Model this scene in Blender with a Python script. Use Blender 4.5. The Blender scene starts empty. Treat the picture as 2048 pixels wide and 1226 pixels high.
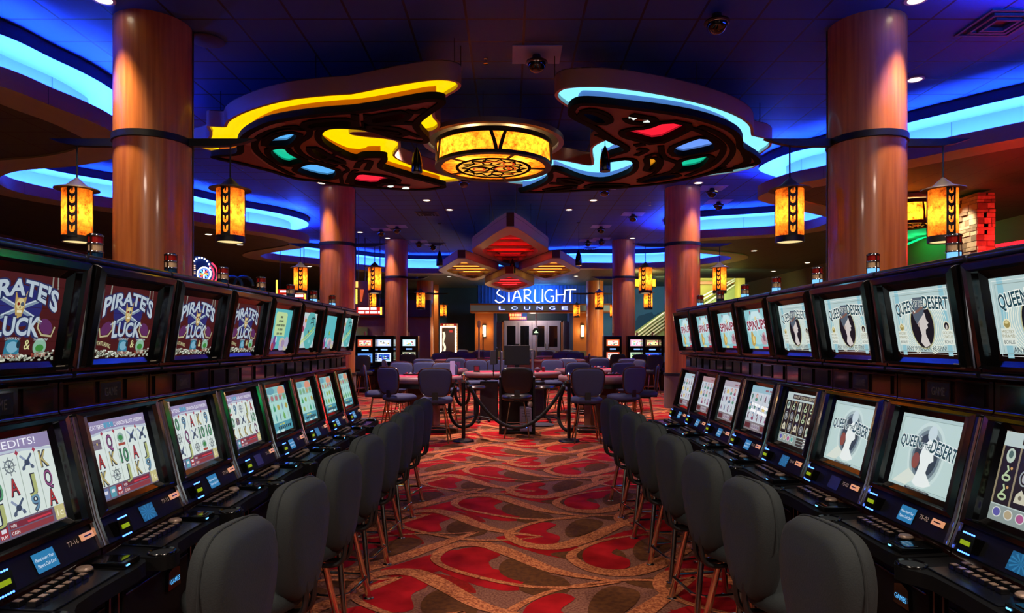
import bpy, math, random
from math import sin, cos, pi, radians as R, atan2, sqrt, hypot
from mathutils import Vector, Matrix, Euler
from mathutils.geometry import tessellate_polygon
S = bpy.context.scene
COL = S.collection
# ------------------------------------------------------------------ camera, world, exposure
FPX, HOR, VPX, EYE = 1335.0, 682.0, 1020.0, 1.55
cd = bpy.data.cameras.new('camera'); cam = bpy.data.objects.new('camera', cd); COL.objects.link(cam)
cam.location = (0, 0, EYE); cam.rotation_euler = (pi/2, 0, 0)
cd.sensor_width = 36; cd.lens = 36*FPX/2048; cd.shift_x = (1024-VPX)/2048; cd.shift_y = (HOR-613)/2048
cd.clip_end = 200; cd.clip_start = .05
S.camera = cam
S.view_settings.view_transform = 'Standard'; S.view_settings.look = 'None'
S.view_settings.exposure = 0; S.view_settings.gamma = 1; S.view_settings.use_curve_mapping = False
W = bpy.data.worlds.new('world'); S.world = W; W.use_nodes = True
W.node_tree.nodes['Background'].inputs[0].default_value = (.05, .06, .09, 1)
W.node_tree.nodes['Background'].inputs[1].default_value = .15
S.cycles.max_bounces = 6; S.cycles.diffuse_bounces = 3; S.cycles.glossy_bounces = 3
S.cycles.transmission_bounces = 4; S.cycles.sample_clamp_indirect = 3.0
S.cycles.caustics_reflective = False; S.cycles.caustics_refractive = False

def at(px, py, Y):
    return Vector(((px-VPX)*Y/FPX, Y, EYE-(py-HOR)*Y/FPX))
def onz(px, py, Z):
    Y = FPX*(Z-EYE)/(HOR-py); return ((px-VPX)*Y/FPX, Y)

# ------------------------------------------------------------------ materials
def lin(h):
    if isinstance(h, str):
        h = h.lstrip('#'); h = [int(h[i:i+2], 16)/255 for i in (0, 2, 4)]
    else: h = [c/255 for c in h]
    return tuple(c/12.92 if c <= .04045 else ((c+.055)/1.055)**2.4 for c in h)
MATS = {}
def mat(name, col='808080', rough=.5, metal=0, emit=0, ecol=None, noise=0, nscale=8, coat=0, bump=0, stretch=None, col2=None, trans=0, spec=.5):
    if name in MATS: return MATS[name]
    m = bpy.data.materials.new(name); MATS[name] = m; m.use_nodes = True
    nt = m.node_tree; b = nt.nodes['Principled BSDF']
    c = lin(col)
    b.inputs['Base Color'].default_value = (*c, 1); b.inputs['Roughness'].default_value = rough
    b.inputs['Metallic'].default_value = metal; b.inputs['Coat Weight'].default_value = coat
    b.inputs['Coat Roughness'].default_value = .08; b.inputs['Specular IOR Level'].default_value = spec
    if trans: b.inputs['Transmission Weight'].default_value = trans
    if noise or bump or col2:
        tc = nt.nodes.new('ShaderNodeTexCoord'); mp = nt.nodes.new('ShaderNodeMapping'); nz = nt.nodes.new('ShaderNodeTexNoise')
        nt.links.new(tc.outputs['Object'], mp.inputs[0]); nt.links.new(mp.outputs[0], nz.inputs['Vector'])
        if stretch: mp.inputs['Scale'].default_value = stretch
        nz.inputs['Scale'].default_value = nscale; nz.inputs['Detail'].default_value = 4
        rp = nt.nodes.new('ShaderNodeValToRGB'); nt.links.new(nz.outputs[0], rp.inputs[0])
        c2 = lin(col2) if col2 else tuple(x*(1+noise) for x in c)
        c1 = c if col2 else tuple(x*(1-noise) for x in c)
        rp.color_ramp.elements[0].color = (*c1, 1); rp.color_ramp.elements[1].color = (*c2, 1)
        rp.color_ramp.elements[0].position = .38; rp.color_ramp.elements[1].position = .62
        nt.links.new(rp.outputs[0], b.inputs['Base Color'])
        if bump:
            bp = nt.nodes.new('ShaderNodeBump'); bp.inputs['Strength'].default_value = bump; bp.inputs['Distance'].default_value = .01
            nt.links.new(nz.outputs[0], bp.inputs['Height']); nt.links.new(bp.outputs[0], b.inputs['Normal'])
        if emit and col2: nt.links.new(rp.outputs[0], b.inputs['Emission Color'])
    if emit:
        if not (col2 and emit): b.inputs['Emission Color'].default_value = (*(lin(ecol) if isinstance(ecol, str) else (ecol or c)), 1)
        b.inputs['Emission Strength'].default_value = emit
    return m
def em(hexc, k=1.0):           # a plain lit colour (screens, neon, lamps)
    n = 'lit_%s_%g' % (hexc, k)
    return mat(n, '000000', .35, emit=k, ecol=hexc, spec=.3)

# ------------------------------------------------------------------ mesh builder
class MB:
    def __init__(s): s.v = []; s.f = []; s.m = []; s.sm = []; s.mats = []
    def mi(s, m):
        if m is None: return 0
        if m not in s.mats: s.mats.append(m)
        return s.mats.index(m)
    def add(s, vs, fs, m=None, sm=False, M=None):
        o = len(s.v)
        s.v += [tuple(M @ Vector(p)) if M is not None else tuple(p) for p in vs]
        i = s.mi(m)
        for f in fs: s.f.append([k+o for k in f]); s.m.append(i); s.sm.append(sm)
        return s
    def box(s, c, d, m=None, M=None):
        x, y, z = c; a, b, h = d[0]/2, d[1]/2, d[2]/2
        vs = [(x+i*a, y+j*b, z+k*h) for k in (-1, 1) for j in (-1, 1) for i in (-1, 1)]
        return s.add(vs, [(0,2,3,1),(4,5,7,6),(0,1,5,4),(2,6,7,3),(0,4,6,2),(1,3,7,5)], m, False, M)
    def lathe(s, prof, n=24, m=None, M=None, c=(0,0,0), closed=False):
        vs = []; fs = []
        for r, z in prof:
            for k in range(n): a = 2*pi*k/n; vs.append((c[0]+r*cos(a), c[1]+r*sin(a), c[2]+z))
        for i in range(len(prof)-1):
            for k in range(n):
                k2 = (k+1) % n; fs.append((i*n+k, i*n+k2, (i+1)*n+k2, (i+1)*n+k))
        flat = len(prof) == 2 and prof[0][1] == prof[1][1]
        if prof[0][0] > 1e-6: fs.append(tuple(reversed(range(n))))
        if prof[-1][0] > 1e-6 and not flat: fs.append(tuple((len(prof)-1)*n+k for k in range(n)))
        return s.add(vs, fs, m, True, M)
    def tube(s, pts, r, m=None, n=8, closed=False, M=None, cap=True):
        P = [Vector(p) for p in pts]; N = len(P); rr = r if isinstance(r, (list, tuple)) else [r]*N
        vs = []; fs = []; up = None
        for i, p in enumerate(P):
            if closed: t = P[(i+1) % N]-P[i-1]
            else: t = P[min(i+1, N-1)]-P[max(i-1, 0)]
            t.normalize()
            if up is None: up = Vector((0,0,1)) if abs(t.z) < .9 else Vector((1,0,0))
            u = (up-t*up.dot(t)); u.normalize(); w = t.cross(u); up = u
            for k in range(n): a = 2*pi*k/n; vs.append(p+(u*cos(a)+w*sin(a))*rr[i])
        for i in range(N if closed else N-1):
            j = (i+1) % N
            for k in range(n): k2 = (k+1) % n; fs.append((i*n+k, i*n+k2, j*n+k2, j*n+k))
        if not closed and cap: fs.append(tuple(reversed(range(n)))); fs.append(tuple((N-1)*n+k for k in range(n)))
        return s.add(vs, fs, m, True, M)
    def prism(s, loops, z0, z1, m=None, M=None, top=True, bot=True, side=True, sidem=None, mapf=None):
        L = loops if isinstance(loops[0][0], (tuple, list, Vector)) else [loops]
        L = [[(p[0], p[1]) for p in l] for l in L]
        flat = [p for l in L for p in l]; tri = tessellate_polygon([[Vector((p[0], p[1], 0)) for p in l] for l in L])
        f = mapf or (lambda x, y, z: (x, y, z))
        n = len(flat)
        def ori(t, up):
            a, b, c = [flat[i] for i in t]
            cr = (b[0]-a[0])*(c[1]-a[1])-(b[1]-a[1])*(c[0]-a[0])
            return t if (cr > 0) == up else (t[0], t[2], t[1])
        if bot: s.add([f(p[0], p[1], z0) for p in flat], [ori(t, False) for t in tri], m, False, M)
        if top: s.add([f(p[0], p[1], z1) for p in flat], [ori(t, True) for t in tri], m, False, M)
        if side and z0 != z1:
            for l in L:
                k = len(l); vs = [f(p[0], p[1], z0) for p in l]+[f(p[0], p[1], z1) for p in l]
                s.add(vs, [(i, (i+1) % k, k+(i+1) % k, k+i) for i in range(k)], sidem or m, k > 10, M)
        return s
    def ribbon(s, pts, w, z0, z1, m=None, closed=False, M=None):
        """band of width w following a path in the xy plane, z0..z1 thick"""
        N = len(pts); a = []; b = []
        for i in range(N):
            p = Vector(pts[i][:2]); q = Vector(pts[(i+1) % N if closed else min(i+1, N-1)][:2]); o = Vector(pts[i-1 if closed else max(i-1, 0)][:2])
            t = q-o
            if t.length < 1e-9: t = Vector((1, 0))
            t.normalize(); nn = Vector((-t.y, t.x))*w/2; a.append(p+nn); b.append(p-nn)
        vs = []; fs = []
        for i in range(N): vs += [(*a[i], z0), (*b[i], z0), (*a[i], z1), (*b[i], z1)]
        for i in range(N if closed else N-1):
            j = ((i+1) % N)*4; k = i*4
            fs += [(k, k+1, j+1, j), (k+2, j+2, j+3, k+3), (k, j, j+2, k+2), (k+1, k+3, j+3, j+1)]
        if not closed: fs += [(0, 2, 3, 1), (N*4-4, N*4-3, N*4-1, N*4-2)]
        return s.add(vs, fs, m, False, M)
    def strip(s, A, Bp, m=None, sm=True, closed=False):
        """quads between two polylines of 3-d points"""
        n = len(A); vs = list(A)+list(Bp)
        fs = [(i, (i+1) % n, n+(i+1) % n, n+i) for i in range(n if closed else n-1)]
        return s.add(vs, fs, m, sm)
    def sphere(s, c, r, m=None, n=12, M=None, z0=-1, z1=1):
        rr = r if isinstance(r, (tuple, list)) else (r, r, r)
        vs = []; fs = []; K = max(4, n//2)
        for i in range(K+1):
            t = math.asin(z0)+(math.asin(z1)-math.asin(z0))*i/K
            for k in range(n): a = 2*pi*k/n; vs.append((c[0]+rr[0]*cos(t)*cos(a), c[1]+rr[1]*cos(t)*sin(a), c[2]+rr[2]*sin(t)))
        for i in range(K):
            for k in range(n): k2 = (k+1) % n; fs.append((i*n+k, i*n+k2, (i+1)*n+k2, (i+1)*n+k))
        return s.add(vs, fs, m, True, M)
    def build(s, name, parent=None, bevel=0, angle=38, seg=2, loc=None, rz=0):
        me = bpy.data.meshes.new(name); me.from_pydata(s.v, [], s.f)
        for m in s.mats: me.materials.append(m)
        me.polygons.foreach_set('material_index', s.m); me.polygons.foreach_set('use_smooth', s.sm)
        me.validate(); me.update()
        if any(s.sm):
            try: me.set_sharp_from_angle(angle=R(angle))
            except Exception: pass
        o = bpy.data.objects.new(name, me); COL.objects.link(o)
        if bevel:
            md = o.modifiers.new('Bevel', 'BEVEL'); md.width = bevel; md.segments = seg; md.limit_method = 'ANGLE'; md.angle_limit = R(40)
        if parent: o.parent = parent
        if loc: o.location = loc
        if rz: o.rotation_euler.z = rz
        return o
def tag(o, label=None, cat=None, group=None, kind=None):
    if label: o['label'] = label
    if cat: o['category'] = cat
    if group: o['group'] = group
    if kind: o['kind'] = kind
    return o
def thing(name, label, cat, loc=(0,0,0), rz=0, group=None):
    o = bpy.data.objects.new(name, None); COL.objects.link(o); o.empty_display_size = .1
    o.location = loc; o.rotation_euler.z = rz
    return tag(o, label, cat, group)
def struct(o): o['kind'] = 'structure'; return o
def kids(o): return [c for c in bpy.data.objects if c.parent == o]
def tree(root):
    return (root, [tree(c) for c in kids(root)])
def dup_tree(t, parent=None):
    c = t[0].copy(); COL.objects.link(c); c.parent = parent
    for k in t[1]: dup_tree(k, c)
    return c
def dup(t, loc, rz, label, group=None):
    c = dup_tree(t); c.location = loc; c.rotation_euler.z = rz; c['label'] = label
    if group: c['group'] = group
    return c
def light(kind, name, loc, power, col, parent=None, size=.1, angle=60, blend=.5, rot=(0,0,0)):
    l = bpy.data.lights.new(name, kind); l.energy = power; l.color = col
    if kind == 'SPOT': l.spot_size = R(angle); l.spot_blend = blend; l.shadow_soft_size = size
    elif kind == 'POINT': l.shadow_soft_size = size
    elif kind == 'AREA': l.shape = 'DISK'; l.size = size
    o = bpy.data.objects.new(name, l); COL.objects.link(o); o.location = loc; o.rotation_euler = rot
    if parent: o.parent = parent
    return o
def smooth(pts, it=2, closed=False):
    for _ in range(it):
        q = []; n = len(pts)
        if not closed: q.append(pts[0])
        for i in range(n if closed else n-1):
            a, b = pts[i], pts[(i+1) % n]
            q.append(tuple(a[k]*.75+b[k]*.25 for k in range(len(a)))); q.append(tuple(a[k]*.25+b[k]*.75 for k in range(len(a))))
        if not closed: q.append(pts[-1])
        pts = q
    return pts
def spline(pts, n=8, closed=False):
    """Catmull-Rom through the points"""
    P = [Vector(p) for p in pts]; N = len(P); out = []
    g = (lambda i: P[i % N]) if closed else (lambda i: P[max(0, min(N-1, i))])
    for i in range(N if closed else N-1):
        a, b, c, d = g(i-1), g(i), g(i+1), g(i+2)
        for k in range(n):
            t = k/n
            out.append(tuple(.5*((2*b)+(c-a)*t+(2*a-5*b+4*c-d)*t*t+(3*b-a-3*c+d)*t**3)))
    if not closed: out.append(tuple(P[-1]))
    return out
def offset(pts, d, closed=False):
    N = len(pts); out = []
    for i in range(N):
        q = Vector(pts[(i+1) % N if closed else min(i+1, N-1)][:2]); o = Vector(pts[i-1 if closed else max(i-1, 0)][:2])
        t = (q-o)
        if t.length < 1e-9: t = Vector((1, 0))
        t.normalize(); out.append((pts[i][0]-t.y*d, pts[i][1]+t.x*d))
    return out
def area2(p): return sum(p[i-1][0]*p[i][1]-p[i][0]*p[i-1][1] for i in range(len(p)))
def grow(p, d):               # closed loop pushed outward
    return offset(p, -d if area2(p) > 0 else d, True)
# ------------------------------------------------------------------ lettering (built-in font outlines)
_TX = {}
def txt(s, off=0, shear=0):
    k = (s, off, shear)
    if k in _TX: return _TX[k]
    c = bpy.data.curves.new('t', 'FONT'); c.body = s; c.size = 1; c.offset = off; c.shear = shear; c.resolution_u = 3
    c.align_x = 'CENTER'; c.align_y = 'BOTTOM_BASELINE'; c.fill_mode = 'FRONT'
    o = bpy.data.objects.new('t', c); me = bpy.data.meshes.new_from_object(o)
    v = [tuple(x.co) for x in me.vertices]; f = [tuple(p.vertices) for p in me.polygons]
    bpy.data.objects.remove(o); bpy.data.curves.remove(c); bpy.data.meshes.remove(me)
    xs = [p[0] for p in v] or [0, 1]
    _TX[k] = (v, f, min(xs), max(xs)); return _TX[k]
def text2d(s, cx, cy, h, w=None, off=0, shear=0, arc=0, rot=0, wedge=0):
    """-> 2-d verts, faces; h = cap height, w = full width, arc = middle raised by arc*h, wedge = ends taller"""
    v, f, x0, x1 = txt(s, off, shear); k = h/.69; ww = w or (x1-x0)*k
    out = []
    for x, y, _ in v:
        u = ((x-(x0+x1)/2)/max(1e-6, x1-x0))
        yy = y*k*(1+wedge*4*u*u)
        X = u*ww; Yv = yy-arc*h*4*u*u+0
        if rot: X, Yv = X*cos(rot)-Yv*sin(rot), X*sin(rot)+Yv*cos(rot)
        out.append((cx+X, cy+Yv))
    return out, f
def barspan(words, cx, w):
    """unreadably small lettering: one block per character, gaps between words"""
    n = sum(words)+len(words)-1; q = w/n; x = cx-w/2; out = []
    for k in words:
        for _ in range(k): out.append((x+q*.06, x+q*.88)); x += q
        x += q
    return out
# ------------------------------------------------------------------ flat artwork: layers of lit shapes
class Art:
    """shapes given in 0..w x 0..h; put on a plane by mapf(u, v, depth)"""
    def __init__(s, w, h): s.w = w; s.h = h; s.e = []
    def poly(s, pts, col, l=1): s.e.append(('p', [tuple(p) for p in pts], col, l)); return s
    def rect(s, x0, y0, x1, y1, col, l=1): return s.poly([(x0,y0),(x1,y0),(x1,y1),(x0,y1)], col, l)
    def ell(s, cx, cy, rx, ry, col, l=1, n=20, rot=0):
        return s.poly([(cx+rx*cos(2*pi*i/n)*cos(rot)-ry*sin(2*pi*i/n)*sin(rot), cy+rx*cos(2*pi*i/n)*sin(rot)+ry*sin(2*pi*i/n)*cos(rot)) for i in range(n)], col, l)
    def ring(s, cx, cy, rx, ry, t, col, l=1, n=24):
        s.e.append(('h', [[(cx+(rx+t*j)*cos(2*pi*i/n), cy+(ry+t*j)*sin(2*pi*i/n)) for i in range(n)] for j in (0, -1)], col, l)); return s
    def line(s, pts, w, col, l=1, closed=False):
        p = offset(pts, w/2, closed); q = offset(pts, -w/2, closed); s.e.append(('s', [p, q, closed], col, l)); return s
    def text(s, t, cx, cy, h, w=None, col='ffffff', l=3, **k):
        s.e.append(('t', text2d(t, cx, cy, h, w, **k), col, l)); return s
    def bars(s, words, cx, cy, h, w, col, l=3, rot=0):
        for x0, x1 in barspan(words, cx, w): s.poly([(x0, cy+(x0-cx)*rot), (x1, cy+(x1-cx)*rot), (x1, cy+h+(x1-cx)*rot), (x0, cy+h+(x0-cx)*rot)], col, l)
        return s
    def put(s, mb, mapf, k=1.0, bg='000000', step=.0004, emf=None):
        E = emf or em
        a = [('p', [(0,0),(s.w,0),(s.w,s.h),(0,s.h)], bg, 0)] + s.e
        for kind, d, col, l in a:
            m = E(col, k); dz = step*l
            if kind == 'p':
                tri = tessellate_polygon([[Vector((x, y, 0)) for x, y in d]])
                mb.add([mapf(x, y, dz) for x, y in d], [tuple(t) for t in tri], m)
            elif kind == 'h':
                tri = tessellate_polygon([[Vector((x, y, 0)) for x, y in L] for L in d]); fl = [p for L in d for p in L]
                mb.add([mapf(x, y, dz) for x, y in fl], [tuple(t) for t in tri], m)
            elif kind == 's':
                p, q, cl = d; n = len(p)
                mb.add([mapf(x, y, dz) for x, y in p+q], [(i, (i+1) % n, n+(i+1) % n, n+i) for i in range(n if cl else n-1)], m)
            else: mb.add([mapf(x, y, dz) for x, y in d[0]], d[1], m)
        return mb
# ================================================================== ROOM SHELL
ZC, ZS, ZF = 5.10, 4.35, 4.57      # high tiled ceiling, underside and lip of the lowered ceiling
XL, XR, YB, YN = -13.5, 11.5, 37.0, -3.0
WARM = (1, .72, .45)
wood = mat('honey_wood', 'b4652f', .34, noise=.16, nscale=3, stretch=(9, 9, .35), coat=.25, col2='cc7d3e')
dkmetal = mat('dark_bronze_metal', '1d2026', .45, .6)
black = mat('black_paint', '0b0b0d', .5)
chrome = mat('chrome', 'c8c8cc', .12, 1)
panel_brown = mat('brown_satin_panel', '86604c', .42, .2, coat=.1)
silver = mat('satin_silver_panel', 'b4ada6', .42, .15)
# carpet -----------------------------------------------------------
def speckle(name, a, b, sc=70):
    m = mat(name, a, .95, noise=.1, nscale=sc, col2=b, spec=.1); return m
c_base = speckle('carpet_tan', '663a30', '8a5c4c'); c_red = speckle('carpet_red', '8a0c12', 'aa141c', 5)
c_crim = speckle('carpet_dark_red', '7c1512', '921b16', 30)
c_brn = speckle('carpet_brown', '4e2c1c', '60391f', 30); c_org = speckle('carpet_orange', '84402a', 'cc7c50', 75)
fl = MB()
fl.add([(XL,YN,0),(XR,YN,0),(XR,YB,0),(XL,YB,0)], [(0,1,2,3)], c_base)
TX, TY = 1.92, 1.6
VAR = [0]
def vband(path, ws, m, z, ox, oy):
    z += VAR[0]*.0002; pts = spline([(a, b) for a, b in path], 7); n = len(pts); K = len(path)-1
    A = []; Bq = []
    for i, p in enumerate(pts):
        t = i/(n-1)*K; j = min(int(t), K-1); w = ws[j]+(ws[j+1]-ws[j])*(t-j)
        q = pts[min(i+1, n-1)]; o = pts[max(i-1, 0)]; dx, dy = q[0]-o[0], q[1]-o[1]; l = hypot(dx, dy) or 1
        A.append((p[0]-dy/l*w/2+ox, p[1]+dx/l*w/2+oy, z)); Bq.append((p[0]+dy/l*w/2+ox, p[1]-dx/l*w/2+oy, z))
    fl.strip(Bq, A, m, False)
def blob(pts, m, z, ox, oy):
    z += VAR[0]*.0002; p = spline(pts, 4, True); fl.prism([(x+ox, y+oy) for x, y in p], z, z, m, bot=False, side=False)
# teardrop A (broad stroke above) and B (broad stroke below)
A_up = [(1.12,-.48),(.72,-.28),(.40,.12),(.20,.31),(-.02,.27),(-.12,.04),(-.06,-.16),(.16,-.36),(.5,-.55),(.84,-.57),(1.12,-.48)]
A_w = [.02,.10,.14,.13,.10,.08,.05,.045,.045,.03,.02]
B_up = [(1.12,.62),(.86,.30),(.52,-.12),(.26,-.33),(.03,-.28),(-.10,-.02),(.0,.2),(.24,.42),(.62,.56),(.9,.56),(1.12,.62)]
B_w = [.03,.10,.15,.14,.11,.08,.05,.04,.035,.03,.02]
def loopA(ox, oy):
    blob([(-.04,.02),(.0,-.2),(.16,-.34),(.3,-.3),(.26,-.08),(.34,.08),(.2,.25),(.04,.2)], c_red, .0032, ox, oy)
    blob([(.42,.0),(.34,-.14),(.36,-.34),(.52,-.48),(.66,-.38),(.66,-.22),(.54,-.08)], c_brn, .0032, ox, oy)
    blob([(.3,.5),(.5,.22),(.78,.0),(.98,.04),(.92,.26),(.7,.42),(.5,.55)], c_red, .0015, ox, oy)
    blob([(.92,.0),(1.1,-.12),(1.24,.02),(1.2,.22),(1.02,.3),(.96,.16)], c_brn, .0024, ox, oy)
    blob([(-.14,-.3),(-.02,-.52),(.2,-.66),(.1,-.42)], c_crim, .0006, ox, oy)
    vband(A_up, A_w, c_org, .0062, ox, oy)
def loopB(ox, oy):
    blob([(-.02,.02),(.0,-.16),(.12,-.26),(.26,-.24),(.3,-.06),(.2,.08),(.3,.26),(.2,.34),(.04,.2)], c_red, .0042, ox, oy)
    blob([(.36,.1),(.38,-.08),(.5,-.02),(.66,.2),(.7,.38),(.56,.46),(.44,.34)], c_brn, .0042, ox, oy)
    blob([(.5,-.3),(.66,-.42),(.9,-.3),(1.06,-.02),(1.0,.16),(.82,.06),(.64,-.12)], c_red, .0015, ox, oy)
    blob([(.2,-.5),(.36,-.62),(.56,-.56),(.6,-.44),(.42,-.42)], c_brn, .0024, ox, oy)
    vband(B_up, B_w, c_org, .0052, ox, oy)
for i in range(-7, 7):
    for j in range(0, 23):
        ox, oy = i*TX, j*TY
        if abs(ox) > 11 or oy < .6: continue
        for VAR[0], fn_, ax, ay in ((0, loopA, -.41, 4.76), (1, loopA, -.86, 5.75), (2, loopB, .54, 4.79), (3, loopB, .09, 5.35)): fn_(ax+ox, ay-3*TY+oy)
struct(fl.build('floor'))
# high tiled ceiling ----------------------------------------------
def tile_mat(name, base, line, bw, bh, mort, sx=0, sy=0, rough=.6, bump=.3):
    m = bpy.data.materials.new(name); m.use_nodes = True; nt = m.node_tree; b = nt.nodes['Principled BSDF']
    g = nt.nodes.new('ShaderNodeNewGeometry'); mp = nt.nodes.new('ShaderNodeMapping'); br = nt.nodes.new('ShaderNodeTexBrick')
    mp.inputs['Location'].default_value = (sx, sy, 0)
    nt.links.new(g.outputs['Position'], mp.inputs[0]); nt.links.new(mp.outputs[0], br.inputs['Vector'])
    br.offset = 0; br.inputs['Scale'].default_value = 1; br.inputs['Mortar Size'].default_value = mort; br.inputs['Mortar Smooth'].default_value = .1
    br.inputs['Brick Width'].default_value = bw; br.inputs['Row Height'].default_value = bh
    br.inputs['Color1'].default_value = (*lin(base), 1); br.inputs['Color2'].default_value = (*[x*.9 for x in lin(base)], 1); br.inputs['Mortar'].default_value = (*lin(line), 1)
    nt.links.new(br.outputs['Color'], b.inputs['Base Color']); b.inputs['Roughness'].default_value = rough
    bp = nt.nodes.new('ShaderNodeBump'); bp.inputs['Strength'].default_value = bump; bp.inputs['Distance'].default_value = .01; bp.invert = True
    nt.links.new(br.outputs['Fac'], bp.inputs['Height']); nt.links.new(bp.outputs[0], b.inputs['Normal'])
    return m
tiles = tile_mat('ceiling_tile', '1e4c96', '04060c', .64, .56, .015, -.16, -.08)
low_tiles = tile_mat('lowered_ceiling_tile', '3e5444', '16120f', .64, .56, .007, -.16, -.08)
c = MB().box(((XL+XR)/2, (YB+YN)/2, ZC+.05), (XR-XL, YB-YN, .1), tiles); struct(c.build('ceiling'))
# outline of the raised part (edge of the lowered ceiling), left side then back then right side
Ledge = [(-9.5,5.6),(-7.6,5.9),(-6.3,6.5),(-5.62,7.3),(-5.45,8.0),(-5.36,8.4),(-5.33,8.9),(-5.45,9.6),(-6.1,10.25),(-7.0,10.7),(-8.1,11.0),(-8.9,11.6),(-9.25,12.4),
         (-9.0,13.3),(-8.3,14.2),(-7.4,15.5),(-6.8,16.7),(-6.15,17.6),(-5.8,18.4),(-5.78,19.2),(-6.15,20.0),(-7.0,20.7),(-7.9,21.5),(-8.3,22.3),(-8.0,23.3),(-7.0,24.4),(-5.9,26.2),(-4.6,27.4),(-2.6,27.6),(-.5,27.0),
         (1.2,26.2),(2.7,25.7),(4.7,25.8),(5.9,25.4),(7.0,24.4),(7.5,23.2),(7.3,22.2),(6.2,21.4),(5.0,20.6),(4.5,19.6),(4.6,18.8),(5.15,18.2),(6.2,17.8),(7.0,17.4),(7.5,16.6),(7.5,15.7),(7.15,15.1),(6.4,14.5),(5.5,13.8),(4.9,13.2),
         (4.85,12.6),(5.05,11.95),(5.4,11.5),(6.1,10.4),(7.05,9.2),(7.9,8.4),(8.2,7.5),(7.6,6.8),(6.2,6.5),(5.0,6.3),(4.5,5.8),(4.45,5.2),(4.9,4.4),(6.5,3.9),(8.5,3.6)]
E = spline(Ledge, 6)
def path3(p, z): return [(x, y, z) for x, y in p]
# interior (raised) side is to the right of the direction of travel
OUT = 1
def out(p, d): return offset(p, d*OUT)
# lowered ceiling slab: everything outside the edge
eo = out(E, .55)
loop = [(x, y) for x, y in E]+[(XR, 3.0),(XR, YB),(XL, YB),(XL, 5.0)]
lc = MB(); lc.prism(loop, ZS+.03, ZS+.03, low_tiles, side=False, top=False)
struct(lc.build('ceiling'))
olive_b = mat('olive_beige_border', 'a0b494', .5, .1); bd = MB(); bd.strip(path3(E, ZS), path3(eo, ZS), olive_b); bd.strip(path3(eo, ZS), path3(eo, ZS+.04), olive_b)
bd.strip(path3(E, ZF), path3(E, ZS), panel_brown)
inner = out(E, .03); bd.strip(path3(inner, ZF), path3(E, ZF), panel_brown); bd.strip(path3(inner, ZS+.06), path3(inner, ZF), mat('cove_white', 'b0b2c0', .6))
for k in range(6, len(E)-4, 17):   # panel joints
    a, b = E[k], E[k+1]; n = Vector((b[1]-a[1], -(b[0]-a[0]))).normalized()*.004
    q = (a[0]+n.x*.5, a[1]+n.y*.5); tx, ty = (b[0]-a[0]), (b[1]-a[1]); l = hypot(tx, ty); tx, ty = tx/l*.008, ty/l*.008
    bd.add([(q[0],q[1],ZS),(q[0]+tx,q[1]+ty,ZS),(q[0]+tx,q[1]+ty,ZF),(q[0],q[1],ZF)], [(0,1,2,3),(3,2,1,0)], black)
struct(bd.build('trim_1'))
cv = MB(); wc = mat('cove_white', 'b0b2c0', .6); bw = out(E, .52); lt = out(E, .02)
cv.strip(path3(inner, ZS+.06), path3(bw, ZS+.06), wc); cv.strip(path3(bw, ZS+.06), path3(bw, 4.93), wc); cv.strip(path3(lt, 4.93), path3(bw, 4.93), wc)
cv.strip(path3(lt, ZC), path3(lt, 4.93), black)
for k in range(14, len(E)-4, 17):
    a, b = bw[k], bw[k+1]; n = Vector((b[1]-a[1], -(b[0]-a[0]))).normalized()*.004
    tx, ty = (b[0]-a[0]), (b[1]-a[1]); l = hypot(tx, ty); tx, ty = tx/l*.008, ty/l*.008; q = (a[0]+n.x, a[1]+n.y)
    cv.add([(q[0],q[1],ZS+.07),(q[0]+tx,q[1]+ty,ZS+.07),(q[0]+tx,q[1]+ty,4.93),(q[0],q[1],4.93)], [(0,1,2,3),(3,2,1,0)], mat('joint_grey', '50525c', .6))
struct(cv.build('trim_2'))
neon_blue = mat('blue_cove_lamp', '000000', .5, emit=250, ecol=(.018, .085, 1))
nb = MB(); a = out(E, .12); b = out(E, .24); nb.strip(path3(a, 4.45), path3(b, 4.45), neon_blue); nb.strip(path3(b, 4.45), path3(b, 4.43), neon_blue)
tag(nb.build('cove_light_strip'), 'continuous blue light strip glowing inside the wavy ceiling cove', 'light strip')
# walls --------------------------------------------------------------
wl = mat('brown_wall', '4a3222', .7); wd = mat('dark_wall', '241c18', .8)
struct(MB().box((XL-.1, (YB+YN)/2, 2.7), (.2, YB-YN, 5.4), wl).build('wall_left'))
struct(MB().box((XR+.1, 22.5, 2.7), (.2, 29, 5.4), mat('olive_wall', '5a5a2c', .7)).build('wall_right'))
struct(MB().box((XR+.1, 2.5, 2.7), (.2, 11, 5.4), mat('ochre_wall', '8a4a28', .7)).build('wall_right'))
struct(MB().box(((XL+XR)/2, YB+.1, 2.7), (XR-XL+.4, .2, 5.4), mat('teal_wall', '1a4a66', .7, noise=.12, nscale=.6)).build('wall_back'))
struct(MB().box(((XL+XR)/2, YN-.1, 2.7), (XR-XL+.4, .2, 5.4), wd).build('wall_front'))
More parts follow.
